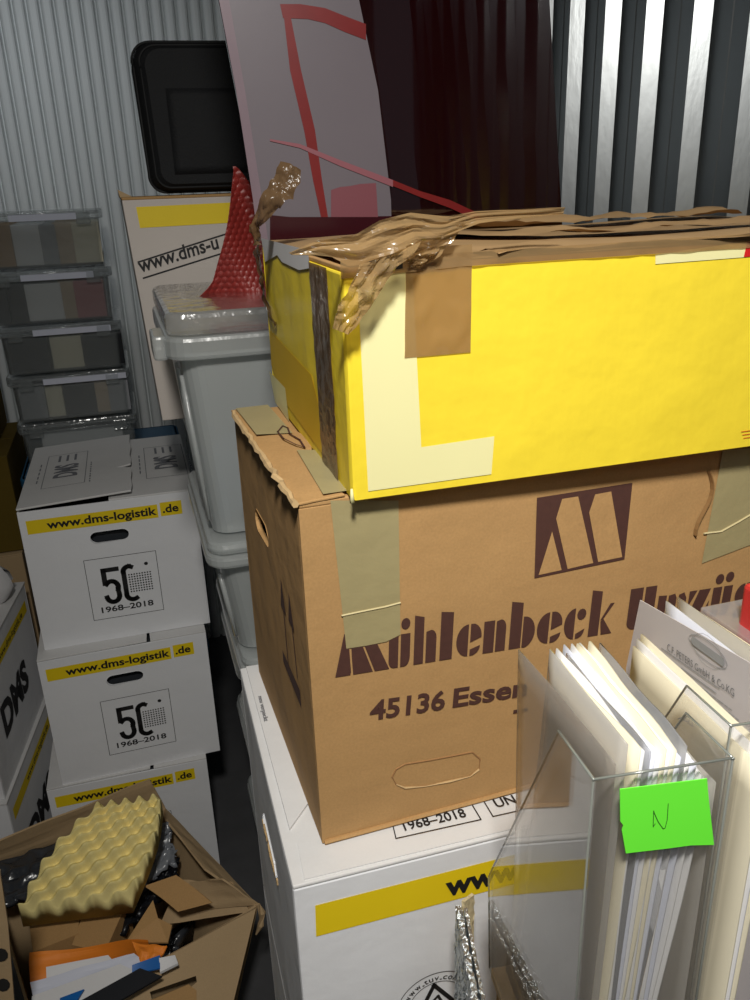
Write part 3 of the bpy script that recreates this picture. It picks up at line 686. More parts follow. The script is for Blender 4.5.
# display lettering: fat stencil letters built from slabs and bowls
xh = 1.0; AS = 1.5
def disc(cx, cy, rx, ry, a0, a1, n_=12): return [(cx+rx*math.cos(math.radians(a0+(a1-a0)*i/n_)), cy+ry*math.sin(math.radians(a0+(a1-a0)*i/n_))) for i in range(n_+1)]
def rect(x0, y0, x1, y1): return [(x0, y0), (x1, y0), (x1, y1), (x0, y1)]
GLY = {
 'M': [[(-.06, 0), (.16, 1.36), (.24, 1.36), (.26, .10), (.24, 0)], [(.29, 1.36), (.42, 1.36), (.70, .0), (.30, 0), (.29, .5)], [(.46, 1.36), (.80, .95), (1.04, 0), (.74, 0)]],
 'u': [[(0, 1), (.42, 1), (.42, .0)]+disc(.25, .22, .25, .22, 270, 180, 6), [(.52, 1), (.94, 1), (.94, .34)]+disc(.70, .30, .24, .30, 0, -90, 6)+[(.52, 0)]],
 '"': [disc(.24, 1.27, .20, .17, 0, 360), disc(.72, 1.30, .20, .17, 0, 360)],
 'h': [[(0, 0), (.40, 0), (.40, 1.42), (0, 1.5)], [(.50, 0), (.94, 0), (.94, .72)]+disc(.70, .74, .24, .26, 0, 90, 6)+[(.50, .96)]],
 'l': [[(-.1, 0), (1.0, 0), (1.0, 1.44), (-.1, 1.5)]],
 'e': [[(.46, 0)]+disc(.46, .5, .46, .5, 270, 90, 14)+[(.46, 1)], [(.54, .42), (.98, .55)]+disc(.60, .58, .38, .42, 0, 80, 8)+[(.54, 1)], [(.54, 0), (.54, .2), (.94, .30)]+disc(.60, .30, .34, .30, -5, -80, 6)],
 'n': [[(0, 0), (.45, 0), (.45, 1), (0, 1)], [(.52, 0), (.94, 0), (.94, .70)]+disc(.70, .72, .24, .28, 0, 90, 6)+[(.52, .96)]],
 'b': [[(0, 0), (.45, 0), (.45, 1.42), (0, 1.5)], [(.50, 0)]+disc(.54, .48, .44, .50, -85, 90, 14)+[(.50, .98)]],
 'c': [[(.46, 0)]+disc(.46, .5, .46, .5, 270, 90, 14)+[(.46, 1)], disc(.74, .78, .20, .18, 0, 360), [(.54, 0), (.54, .16), (.94, .30)]+disc(.60, .28, .32, .28, -5, -80, 6)],
 'k': [[(0, 0), (.45, 0), (.45, 1.42), (0, 1.5)], [(.48, .48), (.86, 1.0), (1.04, 1.0), (.60, .50)], [(.50, .44), (.62, .52), (1.06, 0), (.58, 0)]],
 'U': [[(0, 1.36), (.46, 1.36), (.46, 0)]+disc(.28, .26, .28, .26, 270, 180, 6), [(.54, 1.36), (.94, 1.36), (.94, 0), (.80, 0), (.72, .12), (.54, .02)]],
 'm': [[(0, 0), (.28, 0), (.28, .98), (0, 1)], [(.35, 0), (.63, 0), (.63, .85), (.56, 1), (.35, .96)], [(.70, 0), (.98, 0), (.98, .80), (.88, 1), (.70, .94)]],
 'z': [[(.0, 1), (.36, 1), (.0, .45)], [(.46, 1), (1.0, 1), (.54, 0), (.0, 0)], [(1.0, .60), (1.0, 0), (.64, 0)]],
 'g': [[(.44, .22)]+disc(.44, .61, .44, .39, 270, 90, 14)+[(.44, 1)], [(.52, 1), (.96, 1.05), (.96, .20)]+disc(.52, .10, .44, .34, 0, -80, 8)+[(.56, .1)], disc(.26, -.02, .22, .17, 0, 360)],
}
b0, bk = G(335, 677), G(611, 632.5)
base = lambda s_: b0[1]+(bk[1]-b0[1])*(s_-b0[0])/(bk[0]-b0[0])
xhh = G(548, 614)[1]-G(550, 644)[1]
bl = lambda x: 677+(632.5-677)*(x-335)/(611-335)
word = [('M', 338, 387), ('u', 388, 410), ('"', 388, 410), ('h', 413, 436), ('l', 440, 451), ('e', 455, 480), ('n', 482, 505), ('b', 508, 533), ('e', 535, 560), ('c', 562, 584), ('k', 587, 609),
        ('U', 625, 652), ('m', 654, 682), ('z', 684.5, 705), ('u', 708, 728), ('"', 708, 728), ('g', 731, 750), ('e', 753, 776)]
lt = MB()
for ch, xa, xb in word:
    A0 = G(xa, bl(xa)); B0 = G(xb, bl(xb)); wd = B0[0]-A0[0]
    for poly in GLY[ch]:
        pts = [(A0[0]+px*wd*1.02+py*xhh*.05, base(A0[0]+px*wd)+py*xhh) for px, py in poly]
        if ch == 'M': pts = [(A0[0]+px*wd+py*xhh*.0, base(A0[0]+px*wd)+py*xhh*.92) for px, py in poly]
        lt.flat(pts, gf, .0009)
link('brand_lettering', lt, M['ink_brown'], br)
p0, p1 = G(369, 719.5), G(444, 708)
link('address_lettering', text_on(gf, '45136', p0, p1, .0205, bold=.028), M['ink_brown'], br)
p0, p1 = G(452, 706.5), G(526, 694.5)
link('address_lettering', text_on(gf, 'Essen', p0, p1, .0205, bold=.028), M['ink_brown'], br)
p0, p1 = G(511, 727), G(545, 721)
link('address_lettering', text_on(gf, 'T', p0, (p0[0]+(p1[0]-p0[0])*.42, p0[1]+(p1[1]-p0[1])*.42), .0205, bold=.028), M['ink_brown'], br)
# perforated grip (uncut) outline
gp = [G(x, y) for x, y in ((472, 752), (430, 760), (405, 764), (396, 769), (392, 777), (396, 784), (405, 787.5), (425, 786), (450, 781), (470, 776), (479, 769), (480, 759), (472, 752))]
link('grip_crease', MB().tube([gf[0]+gf[1]*a+gf[2]*b+gf[3]*.0003 for a, b in gp], .0008, 5), principled('crease_shadow', rgb(150, 110, 68), .8), br)
link('grip_perforation', MB().tube([gf[0]+gf[1]*a+gf[2]*b+gf[3]*.0006 for a, b in gp[5:11]], [.0006+.0007*(i % 2) for i in range(6)], 5), M['torn'], br)
# up arrows on the left side
ar = MB()
for (xa, ya, xb, yb) in ((282, 583, 289, 664), (290, 598, 298, 676)):
    a = GL(xa, ya); b = GL(xb, yb); m_ = (a[0]-b[0])*0
    ar.line([a, b], gl, .004, .0008)
    ar.flat([(a[0]-.012, a[1]-.030), (a[0]+.012, a[1]-.030), (a[0], a[1]+.006)], gl, .0009)
a = GL(284, 660); b = GL(300, 695); ar.flat([(GL(286, 655)[0]-.014, GL(286, 655)[1]-.002), (GL(297, 672)[0]+.012, GL(286, 655)[1]-.002), (GL(297, 672)[0]+.012, GL(286, 655)[1]-.022), (GL(286, 655)[0]-.014, GL(286, 655)[1]-.016)], gl, .0009)
link('up_arrows', ar, M['ink_brown'], br)
link('bottom_flap_edge', MB().tube([(.002+.02*k, -.001+.002*noise.noise(Vector((k, 0, 0))), .002) for k in range(int(GW/.02))], .0025, 6), M['kraft'], br)

# ------------------------------------------------------------------ yellow parcel
YX, YY, YZ, YR = .1569, .6033, H-.2424, -.0040
YWd, YD, YH = .60, .362, .1845
ye = thing('parcel_box', 'bright yellow parcel box with pale L, crumpled brown tape, on top of the brown box', 'parcel', (YX, YY, YZ), YR)
F = faces(YWd, YD, YH); yf, yl, yt = F['front'], F['left'], F['top']
Yp = lambda x, y: on_face(ye, yf, x, y)
YL = lambda x, y: on_face(ye, yl, x, y)
YT = lambda x, y: on_face(ye, yt, x, y)
link('carton_body', carton_body(YWd, YD, YH-.004), M['yellow'], ye, bevel=.003)
link('lid_flaps', MB().box(.002, .002, YH-.004, YWd-.002, YD/2-.001, YH).box(.002, YD/2+.001, YH-.004, YWd-.002, YD-.002, YH), M['kraft'], ye, bevel=.001)
# pale L on the front
Lp = [Yp(x, y) for x, y in ((357, 277), (412, 268), (421, 447), (494, 436), (491, 474), (368, 491))]
link('pale_letter', MB().flat(Lp, yf, .0007), M['pale_print'], ye)
link('pale_bar', MB().flat([Yp(655, 254.5), Yp(748, 241), Yp(746, 257), Yp(655, 264)], yf, .0007), M['pale_print'], ye)
rb = MB().flat([Yp(747, 240), Yp(775, 236), Yp(775, 254), Yp(743, 257)], yf, .0009)
for k in range(3): rb.line([Yp(741+k, 431.5+3.2*k), Yp(775, 427+3.2*k)], yf, .0006, .0009)
link('red_mark', rb, M['red_ink'], ye)
cr = MB()
for xs in ((455, 272, 452, 470), (524, 258, 512, 478), (608, 260, 600, 480), (735, 270, 722, 450)):
    pass
fold = MB()
for pts in (((392, 250), (396, 330)), ((482, 270), (484, 330), (474, 333))):
    fold.line([Yp(*p) for p in pts], yf, .0008, .0008)
# left side print and tape
olive = principled('mustard_print', rgb(214, 176, 20), .6, var=.05)
link('side_mustard_band', MB().flat([YL(270, 330), YL(312, 375), YL(335, 470), YL(284, 400), YL(272, 365)], yl, .0008), olive, ye)
link('side_pale_patch', MB().flat([YL(270, 371), YL(286, 388), YL(290, 422), YL(276, 402)], yl, .0010), M['pale_print'], ye)
link('side_white_top', MB().flat([YL(262, 238), YL(309, 250), YL(311, 268), YL(300, 270), YL(283, 262), YL(278, 255), YL(266, 262)], yl, .0010), M['paper'], ye)
link('side_tape_strip', MB().grid(lambda a, b: yl[0]+yl[1]*((1-a)*YL(309, 250)[0]+a*YL(327, 256)[0]+.001*math.sin(b*13)+b*((1-a)*(YL(324, 466)[0]-YL(309, 250)[0])+a*(YL(340, 484)[0]-YL(327, 256)[0])))+yl[2]*(.178*(1-b)+.003)+yl[3]*(.0012+.0008*noise.noise(Vector((a*3, b*18, 0)))), 5, 40), M['tape_dark'], ye, smooth=True)
# taped top and front patch
def ribbon(path, width, m, name, par, seed=0, amp=.006, side=None, nu=40, nv=8, twist=0, lab=None, fold_=0.0):
    """crumpled tape ribbon along world-space points"""
    pts = [Vector(p) for p in path]
    def at(t):
        q = t*(len(pts)-1); i = min(int(q), len(pts)-2); f = q-i
        p0 = pts[max(i-1, 0)]; p1 = pts[i]; p2 = pts[i+1]; p3 = pts[min(i+2, len(pts)-1)]
        return .5*((2*p1)+(p2-p0)*f+(2*p0-5*p1+4*p2-p3)*f*f+(3*p1-p0-3*p2+p3)*f**3)
    def fn(a, b):
        p = at(a); d = (at(min(a+.02, 1))-at(max(a-.02, 0))).normalized()
        s_ = Vector(side) if side else Vector((0, 0, 1)); s_ = (s_-d*s_.dot(d)).normalized(); nn = d.cross(s_)
        if twist: an = twist*a; s_, nn = s_*math.cos(an)+nn*math.sin(an), nn*math.cos(an)-s_*math.sin(an)
        wd = width(a) if callable(width) else width
        c = (b-.5)*wd
        k = noise.noise(Vector((a*7+seed, b*2.2, seed*3.1)))+.6*abs(noise.noise(Vector((a*17+seed, b*6, seed))))
        f2 = abs(noise.noise(Vector((a*5+b*7, b*3-a*3, seed+9))))
        return p+s_*(c*(1-fold_*f2))+nn*amp*(k+f2*1.2)+d*amp*.5*noise.noise(Vector((b*5, a*6, seed+4)))
    return link(name, MB().grid(fn, nu, nv), m, par, smooth=True, local=False)
fl = world_of(ye)
def Fp(x, y, off=.003):      # a point just in front of the parcel's front face
    s_, t_ = Yp(x, y); return fl @ (yf[0]+yf[1]*s_+yf[2]*t_+yf[3]*off)
def Tp(x, y, off=.004):
    s_, t_ = YT(x, y); return fl @ (yt[0]+yt[1]*s_+yt[2]*t_+yt[3]*off)
def LpW(x, y, off=.003):
    s_, t_ = YL(x, y); return fl @ (yl[0]+yl[1]*s_+yl[2]*t_+yl[3]*off)
link('front_tape_patch', MB().grid(lambda a, b: Fp(404+66*a+(1-b)*1.5, (248+110*b)-(4*a*(1-b))-(6*a*b)+0, .0012+.0025*max(0, noise.noise(Vector((a*4, b*4, 2))))*(b < .97)), 20, 30), M['tape'], ye, smooth=True, local=False)
link('front_edge_tape', MB().grid(lambda a, b: Fp(340+420*a, (262+4-27*a)-6+b*(14 if a > .3 else 14+16*(.3-a)), .0014+.002*abs(noise.noise(Vector((a*14, b*2, 5))))), 60, 3), M['tape'], ye, smooth=True, local=False)
link('top_tape', MB().grid(lambda a, b: fl @ Vector((.005+(YWd-.01)*a, .002+(YD-.004)*b, YH+.0008+.0016*abs(noise.noise(Vector((a*6, b*9, 7))))+.012*max(0, noise.noise(Vector((a*2.2, b*1.5, 4)))))), 70, 30), M['tape_top'], ye, smooth=True, local=False)
for k, (yy_, sd, am) in enumerate(((.02, 3, .003), (.15, 5, .005), (.30, 8, .006))):
    ribbon([fl @ Vector((.12+.115*i, yy_+.012*math.sin(i*1.7+k), YH+.005+.002*k)) for i in range(5)], .05, M['tape_top'], 'tape_fold', ye, seed=sd, amp=am, side=(0, 1, 0), nu=40, nv=5)
def patch(lft, rgt, nm, m, amp=.003, seed=0, nu=14, nv=26):
    """loose piece of tape spanned between two edges, each (px, py, distance in front of the box)"""
    def il(pl, t):
        q = t*(len(pl)-1); i = min(int(q), len(pl)-2); f = q-i
        return [pl[i][j]*(1-f)+pl[i+1][j]*f for j in range(3)]
    def fn(a, b):
        l = il(lft, b); r = il(rgt, b); q = [l[j]*(1-a)+r[j]*a for j in range(3)]
        k = abs(noise.noise(Vector((a*1.6+b*2+seed, b*3.5-a*2, seed))))*1.3+.25*abs(noise.noise(Vector((a*5+b*6, b*3-a*5, seed+2))))
        return Fp(q[0], q[1], q[2]+amp*k*2)
    return link(nm, MB().grid(fn, nu, nv), m, ye, smooth=False, local=False)
patch([(284, 251, .018), (310, 239, .020), (345, 233, .024), (370, 219, .022), (402, 212, .016), (440, 216, .012), (470, 211, .008), (560, 207, .004)],
      [(286, 253, .016), (318, 254, .018), (352, 259, .022), (380, 252, .024), (404, 240, .020), (432, 238, .014), (474, 222, .008), (560, 214, .004)], 'loose_tape_sheet', M['tape'], .0035, 3, 12, 40)
patch([(352, 262, .020), (340, 284, .022), (331, 303, .020), (327, 325, .016)], [(412, 240, .018), (384, 268, .022), (364, 300, .020), (343, 331, .014)], 'loose_tape_tail', M['tape'], .006, 8, 14, 26)
patch([(402, 245, .008), (404, 256, .007), (405, 264, .005), (408, 267, .003)], [(462, 220, .008), (448, 240, .008), (436, 255, .006), (420, 266, .003)], 'loose_tape_fold', M['tape'], .004, 15, 14, 16)
link('gap_shade_patch', MB().flat([Yp(366, 262), Yp(402, 250), Yp(402, 268), Yp(378, 272)], yf, .0018), M['void'], ye)  # flat dark patch painted for the shaded inside of the box
ribbon([hitY(x, y, Y_) for x, y, Y_ in ((291, 165, .84), (284, 186, .84), (270, 203, .84), (259, 222, .86), (259, 245, .86))], lambda a: .020+.008*math.sin(a*6), M['tape_dark'], 'twisted_tape', ye, seed=4, amp=.008, side=(1, 0, .3), nu=50, nv=8, fold_=.5, twist=1.2)
ribbon([LpW(260, 245, .004), LpW(264, 270, .006), LpW(268, 295, .006), LpW(278, 325, .004)], lambda a: .040*(1-a*.8), M['tape_dark'], 'twisted_tape', ye, seed=7, amp=.004, side=(0, 1, 0), nu=30, nv=6)
link('worn_corner', MB().tube([fl @ Vector((-.001, -.0015, z_)) for z_ in (.0, .006, .012)], [.0022, .0016, .001], 6), M['pale_print'], ye, local=False, smooth=True)

# ------------------------------------------------------------------ red acrylic sheet with film
pY = 1.06
rp = thing('acrylic_sheet', 'dark red glossy acrylic sheet half covered in mauve film, leaning behind the yellow box', 'acrylic sheet', (0, pY, 0))
def bow(x): return .012*((x-.35)/.2)**2
def edgeL(z): z_ = z-H; return .146-.122*(z_-.20)
def panel_pt(a, b, off=0.0):
    z = .04+(H+.42)*b; x = edgeL(z)+.412*a
    xx = edgeL(z)*0+x; bend = .010*math.sin(a*math.pi)
    return Vector((x, -bend+off+.00*z, z))
link('sheet', MB().grid(lambda a, b: panel_pt(a, b), 24, 24, thick=.005, th_dir=(0, -1, 0)), M['red_acrylic'], rp, smooth=False)
def on_panel(x, y, off=-.0015):
    p = hitY(x, y, pY)
    for _ in range(3):
        a = (p.x-edgeL(p.z))/.412; yy_ = -.010*math.sin(max(0, min(1, a))*math.pi)
        p = hitY(x, y, pY+yy_+off)
    return p
def pstrip(left, right, m, name, off, n_=24):
    """strip between two photo polylines lying on the sheet"""
    def il(pl, t):
        q = t*(len(pl)-1); i = min(int(q), len(pl)-2); f = q-i
        return (pl[i][0]*(1-f)+pl[i+1][0]*f, pl[i][1]*(1-f)+pl[i+1][1]*f)
    def fn(a, b):
        l = il(left, b); r = il(right, b); return on_panel(l[0]*(1-a)+r[0]*a, l[1]*(1-a)+r[1]*a, off)
    return link(name, MB().grid(fn, 14, n_), m, rp, smooth=True, local=False)
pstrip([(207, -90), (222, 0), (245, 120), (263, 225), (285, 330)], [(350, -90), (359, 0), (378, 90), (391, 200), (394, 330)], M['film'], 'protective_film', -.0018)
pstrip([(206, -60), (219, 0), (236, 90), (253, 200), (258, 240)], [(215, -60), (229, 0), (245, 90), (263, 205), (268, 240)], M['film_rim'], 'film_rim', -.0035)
pstrip([(281, 4), (284, 18), (290, 70), (304, 130), (313, 180), (321, 217)], [(289, 4), (291, 18), (301, 70), (315, 130), (322, 180), (328, 217)], M['red_line'], 'red_line', -.0026, 30)
pstrip([(280, 4), (300, 4), (325, 8), (345, 16), (366, 24)], [(283, 18), (308, 19), (325, 23), (345, 32), (366, 40)], M['red_line'], 'red_line', -.0024)
pstrip([(270, 139), (300, 144), (340, 160), (393, 180)], [(270, 141), (300, 148), (340, 166), (393, 187)], M['pink_line'], 'pink_line', -.0030)
pstrip([(393, 180), (420, 191), (450, 200), (480, 214)], [(393, 186), (420, 197), (450, 208), (480, 222)], M['red_line'], 'red_line', -.0030)
pstrip([(270, 215), (290, 217), (330, 217), (394, 216)], [(270, 240), (290, 240), (330, 240), (394, 240)], principled('dark_red_fold', rgb(52, 14, 22), .2), 'film_fold', -.0030)
pstrip([(331, 190), (340, 187), (350, 186), (360, 184), (376, 183)], [(331, 217), (340, 217), (350, 217), (360, 217), (378, 217)], principled('rosy_patch', rgb(118, 66, 74), .4), 'pink_patch', -.0032)

# red bubble wrap hanging over the bin
bl_ = [(229, 172), (236, 164), (244, 170), (262, 195), (266, 250), (268, 296)]
bwp = MB(); Yb = 1.335
def bub(a, b):
    yy_ = 166+132*b
    xl = 235-(10*b+15*b**1.5+30*max(0, b-.85)/.15*max(0, b-.85)*3) if b > .02 else 234
    xr = 236+34*min(1, b*2.2)**.7
    p = hitY(xl+(xr-xl)*a, yy_, Yb+.02*math.sin(a*3)*b)
    return p
nu, nv = 90, 150
def bub2(a, b):
    p = bub(a, b); q = bub(.5, b)
    cx_, cz_ = p.x/.0105, p.z/.0091
    row = math.floor(cz_); fx = (cx_+.5*(row % 2)) % 1-.5; fz = cz_-row-.5
    r_ = math.sqrt((fx*.0105)**2+(fz*.0091)**2); hgt = math.sqrt(max(0, 1-(r_/.0045)**2))*.0016
    return p-Vector((0, hgt+.012*math.sin(p.x*60+p.z*20), 0))
bwp.grid(bub2, nu, nv, thick=.002, th_dir=(0, -1, 0))
tag(link('bubble_wrap', bwp, M['bubble'], smooth=True), 'red bubble wrap hanging in a wedge left of the red acrylic sheet', 'bubble wrap')

# ------------------------------------------------------------------ open brown carton at the lower left
def Zp(x, y, z): return hitZ(x, y, z)
oc = thing('open_carton', 'open brown carton with torn flaps at the lower left, full of odds and ends', 'carton', (-.2, 1.4, 0), .0)
def V(x, y, z): return Vector((x, y, H+z))
P1 = V(.103, 1.367, -1.45); P2 = V(-.070, 1.715, -1.43); P3 = Zp(-14, 868, -1.44); P4 = Zp(36, 1040, -1.45)
B1 = V(-.010, 1.345, -1.842); B2 = V(-.13, 1.66, -1.842); B3 = Vector((P3.x+.03, P3.y-.06, .001)); B4 = Vector((P4.x+.01, P4.y+.02, .001))
def wallq(a, b, c, d, t, nm, m=M['kraft_dim'], wob=.004, nu=14, nv=8, seed=0):
    """a-b lower edge, d-c upper edge"""
    return link(nm, MB().grid(lambda u_, v_: (a*(1-u_)+b*u_)*(1-v_)+(d*(1-u_)+c*u_)*v_+Vector((0, wob*noise.noise(Vector((u_*3, v_*3, seed))), wob*noise.noise(Vector((u_*4, v_*2, seed+5))))), nu, nv, thick=t), m, oc, smooth=False, local=False)
wallq(B4, B1, P1, P4, .005, 'front_wall'); wallq(B1, B2, P2, P1, .005, 'right_wall', seed=2)
wallq(B2, B3, P3, P2, .005, 'back_wall', seed=3); wallq(B3, B4, P4, P3, .005, 'left_wall', seed=4)
link('bottom', MB().hexa([B4+Vector((0,0,0)), B1, B2, B3]+[q+Vector((0, 0, .006)) for q in (B4, B1, B2, B3)]), M['kraft_dim'], oc, local=False)
# raised back flap, right flap, inner flap with slots, front flap
def quad(pts, t, nm, m=None, par=None, **k):
    a, b, c, d = pts
    return wallq(a, b, c, d, t, nm, m or M['kraft_dim'], **k)
quad([P3, P2, Zp(150, 780, -1.33), Zp(-30, 853, -1.36)], .005, 'back_flap', seed=6)
quad([P1+Vector((0, 0, .001)), P2, Zp(166, 818, -1.40), Zp(205, 868, -1.40)], .005, 'right_flap', seed=7)
quad([P1, Zp(222, 880, -1.40), Zp(190, 882, -1.45), Zp(178, 912, -1.50)], .004, 'inner_flap', seed=8)
quad([Zp(160, 925, -1.53), Zp(250, 912, -1.47), Zp(232, 882, -1.43), Zp(180, 880, -1.46)], .004, 'inner_flap', seed=12)
cutf = MB(); q = [Zp(x, y, z) for x, y, z in ((144, 886, -1.41), (176, 875, -1.39), (212, 903, -1.41), (178, 912, -1.43))]
link('torn_flap_piece', cutf.grid(lambda u_, v_: (q[0]*(1-u_)+q[3]*u_)*(1-v_)+(q[1]*(1-u_)+q[2]*u_)*v_+Vector((0, 0, .004*math.sin(u_*3))), 8, 8, thick=.004), M['kraft'], oc, local=False)
q2 = [Zp(x, y, z) for x, y, z in ((126, 942, -1.44), (153, 900, -1.41), (158, 918, -1.42), (172, 925, -1.44), (168, 942, -1.45))]
cf = MB(); cf.add(q2+[p-Vector((0, 0, .004)) for p in q2], [(0, 1, 2, 3, 4), (9, 8, 7, 6, 5)]+[(i, i+5, (i+1) % 5+5, (i+1) % 5) for i in range(5)])
link('torn_flap_piece', cf, M['kraft'], oc, local=False)
# front flap lying toward us with grip hole
ff = [Zp(90, 998, -1.44), Zp(256, 908, -1.44), Zp(232, 1010, -1.56), Zp(95, 1090, -1.56)]
nf = ((ff[1]-ff[0]).cross(ff[3]-ff[0])).normalized(); uu = (ff[1]-ff[0]).normalized(); vv = nf.cross(uu)
if nf.dot(EYE-ff[0]) < 0: nf = -nf; vv = -vv
frm = (ff[0], uu, vv, nf)
def to2(p): d = p-ff[0]; return (d.dot(uu), d.dot(vv))
def F2(x, y):
    d = ray(x, y); t_ = (ff[0]-EYE).dot(nf)/d.dot(nf); return to2(EYE+d*t_)
hole = [F2(x, y) for x, y in ((150, 992), (196, 976), (197, 982), (190, 988), (152, 999))]
link('front_flap', MB().plate([[to2(p) for p in ff], hole], frm, -.004, 0), M['kraft_dim'], oc, local=False, bevel=.001)
link('grip_tab', MB().plate([[F2(x, y) for x, y in ((150, 1000), (188, 984), (196, 990), (196, 1010), (150, 1020))]], frm, .001, .004), M['kraft'], oc, local=False)
sl = MB().line([F2(205, 890), F2(214, 903)], frm, .003, .002)
link('folded_corner', MB().tube([P1+Vector((.0, 0, .002)), P1+Vector((.006, -.004, -.02)), P1+Vector((.0, -.008, -.05)), P1+Vector((-.012, -.006, -.075))], [.004, .008, .007, .002], 6), M['kraft_dim'], oc, local=False)
# second carton edge at the very left
ec = thing('brown_carton', 'edge of a battered brown carton at the bottom left corner', 'carton', (-.62, 1.02, 0), 0)
pa = [hitY(x, y, 1.08) for x, y in ((-60, 880), (0, 872), (8, 925), (14, 1000), (14, 1080), (-60, 1080))]
mb = MB(); mb.add(pa+[p+Vector((0, .006, 0)) for p in pa], [tuple(reversed(range(6))), tuple(range(6, 12))]+[(i, (i+1) % 6, (i+1) % 6+6, i+6) for i in range(6)])
pa0 = Vector((pa[4].x, 1.08, 0)); pb0 = Vector((pa[5].x-.1, 1.08, 0))
mb.hexa([pb0, pa0, pa0+Vector((-.02, .06, 0)), pb0+Vector((0, .06, 0)), Vector((pb0.x, 1.08, pa[4].z)), Vector((pa0.x, 1.08, pa[4].z)), Vector((pa0.x-.02, 1.12, pa[4].z)), Vector((pb0.x, 1.12, pa[4].z))])
link('carton_wall', mb, M['kraft_dim'], ec, local=False)
for x, y in ((1, 955), (3, 985)):
    hl = MB(); c_ = hitY(x, y, 1.077); hl.add([c_+Vector((.010*math.cos(a_*math.pi/5), 0, .014*math.sin(a_*math.pi/5))) for a_ in range(10)], [tuple(range(10))])
    link('hole_shade_disc', hl, M['void'], ec, local=False)  # flat dark disc; the hole's inner shade is painted, nothing is cut

# contents
def lerp4(A, u_, v_): return (A[0]*(1-u_)+A[1]*u_)*(1-v_)+(A[3]*(1-u_)+A[2]*u_)*v_
FA = [Zp(20, 914, -1.400), Zp(131, 900, -1.395), Zp(161, 799, -1.262), Zp(99, 808, -1.262)]
def foam(u_, v_):
    p = lerp4(FA, u_, v_)+Vector((-.014*math.sin(v_*math.pi)*(1-u_)+.020*math.sin(v_*math.pi)*u_, 0, .018*math.sin(v_*math.pi)))
    ph = math.pi
    h_ = (.5+.5*math.cos(u_*4.5*2*ph)*math.cos(v_*5.0*2*ph))
    return p+Vector((0, -.011*min(1, v_*7), .027))*h_
fm = MB(); nu, nv = 110, 132
k = lambda i, j: i*(nv+1)+j
top = [foam(i/nu, j/nv) for i in range(nu+1) for j in range(nv+1)]
bot = [lerp4(FA, i/nu, j/nv)+Vector((-.014*math.sin(j/nv*math.pi)*(1-i/nu)+.020*math.sin(j/nv*math.pi)*i/nu, 0, .018*math.sin(j/nv*math.pi)-.036)) for i in range(nu+1) for j in range(nv+1)]
n0 = len(top); fs = [(k(i, j), k(i+1, j), k(i+1, j+1), k(i, j+1)) for i in range(nu) for j in range(nv)]
fs += [(n0+k(i, j), n0+k(i, j+1), n0+k(i+1, j+1), n0+k(i+1, j)) for i in range(nu) for j in range(nv)]
for i in range(nu): fs.append((k(i, 0), k(i, 0)+n0, k(i+1, 0)+n0, k(i+1, 0))); fs.append((k(i, nv), k(i+1, nv), k(i+1, nv)+n0, k(i, nv)+n0))
for j in range(nv): fs.append((k(0, j), k(0, j+1), k(0, j+1)+n0, k(0, j)+n0)); fs.append((k(nu, j), k(nu, j)+n0, k(nu, j+1)+n0, k(nu, j+1)))
fm.add(top+bot, fs)
tag(link('foam_pad', fm, M['foam'], smooth=True), 'pale yellow egg crate foam pad lying on the open brown carton', 'foam pad')

def crumple(name, label, cat, A, amp, m, seed, th=.012, group=None):
    f = lambda u_, v_: lerp4(A, u_, v_)+Vector((amp*noise.noise(Vector((u_*6, v_*5, seed))), amp*noise.noise(Vector((u_*5, v_*7, seed+3))), amp*1.6*(abs(noise.noise(Vector((u_*4, v_*4, seed+8))))+.6*noise.noise(Vector((u_*9, v_*9, seed))))))
    return tag(link(name, MB().grid(f, 30, 24, thick=th), m, smooth=True), label, cat, group)
crumple('plastic_bag', 'black crumpled plastic film at the left rim of the open carton', 'bag', [Zp(-40, 920, -1.44), Zp(52, 890, -1.44), Zp(75, 838, -1.43), Zp(-40, 868, -1.43)], .011, M['blackbag'], 1)
crumple('plastic_bag', 'shiny grey plastic bag sticking out behind the right side of the foam', 'bag', [Zp(128, 900, -1.46), Zp(176, 862, -1.45), Zp(166, 822, -1.40), Zp(140, 828, -1.40)], .011, M['greybag'], 5)
crumple('black_pouch', 'black shiny pouch in the carton below the grey plastic bag', 'pouch', [Zp(120, 935, -1.50), Zp(172, 890, -1.50), Zp(180, 858, -1.47), Zp(140, 872, -1.47)], .012, M['blackcard'], 9)
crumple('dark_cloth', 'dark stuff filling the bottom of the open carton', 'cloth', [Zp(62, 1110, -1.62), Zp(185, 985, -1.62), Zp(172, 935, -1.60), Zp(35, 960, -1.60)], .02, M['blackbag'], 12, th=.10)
def slab(name, label, cat, pts, th, m, group=None, wob=0.0, bev=.001, tips=None):
    f = lambda u_, v_: lerp4(pts, u_, v_)+Vector((0, 0, wob*noise.noise(Vector((u_*3, v_*2, th*900)))))
    o = link(name, MB().grid(f, 12, 8, thick=th, th_dir=(0, 0, 1)), m)
    return tag(o, label, cat, group)
slab('small_carton', 'small brown carton under the left end of the foam pad', 'carton', [Zp(33, 952, -1.47), Zp(78, 934, -1.47), Zp(80, 905, -1.46), Zp(28, 915, -1.46)], .09, M['kraft'])
slab('small_carton', 'small brown carton under the foam pad, beside the grey bag', 'carton', [Zp(72, 945, -1.475), Zp(105, 952, -1.475), Zp(128, 900, -1.46), Zp(86, 905, -1.46)], .09, M['kraft'])
slab('orange_envelope', 'orange padded envelope lying in the open carton in front of the foam', 'envelope', [Zp(30, 985, -1.475), Zp(150, 950, -1.475), Zp(148, 941, -1.435), Zp(29, 951, -1.435)], .006, M['orange'], wob=.012)
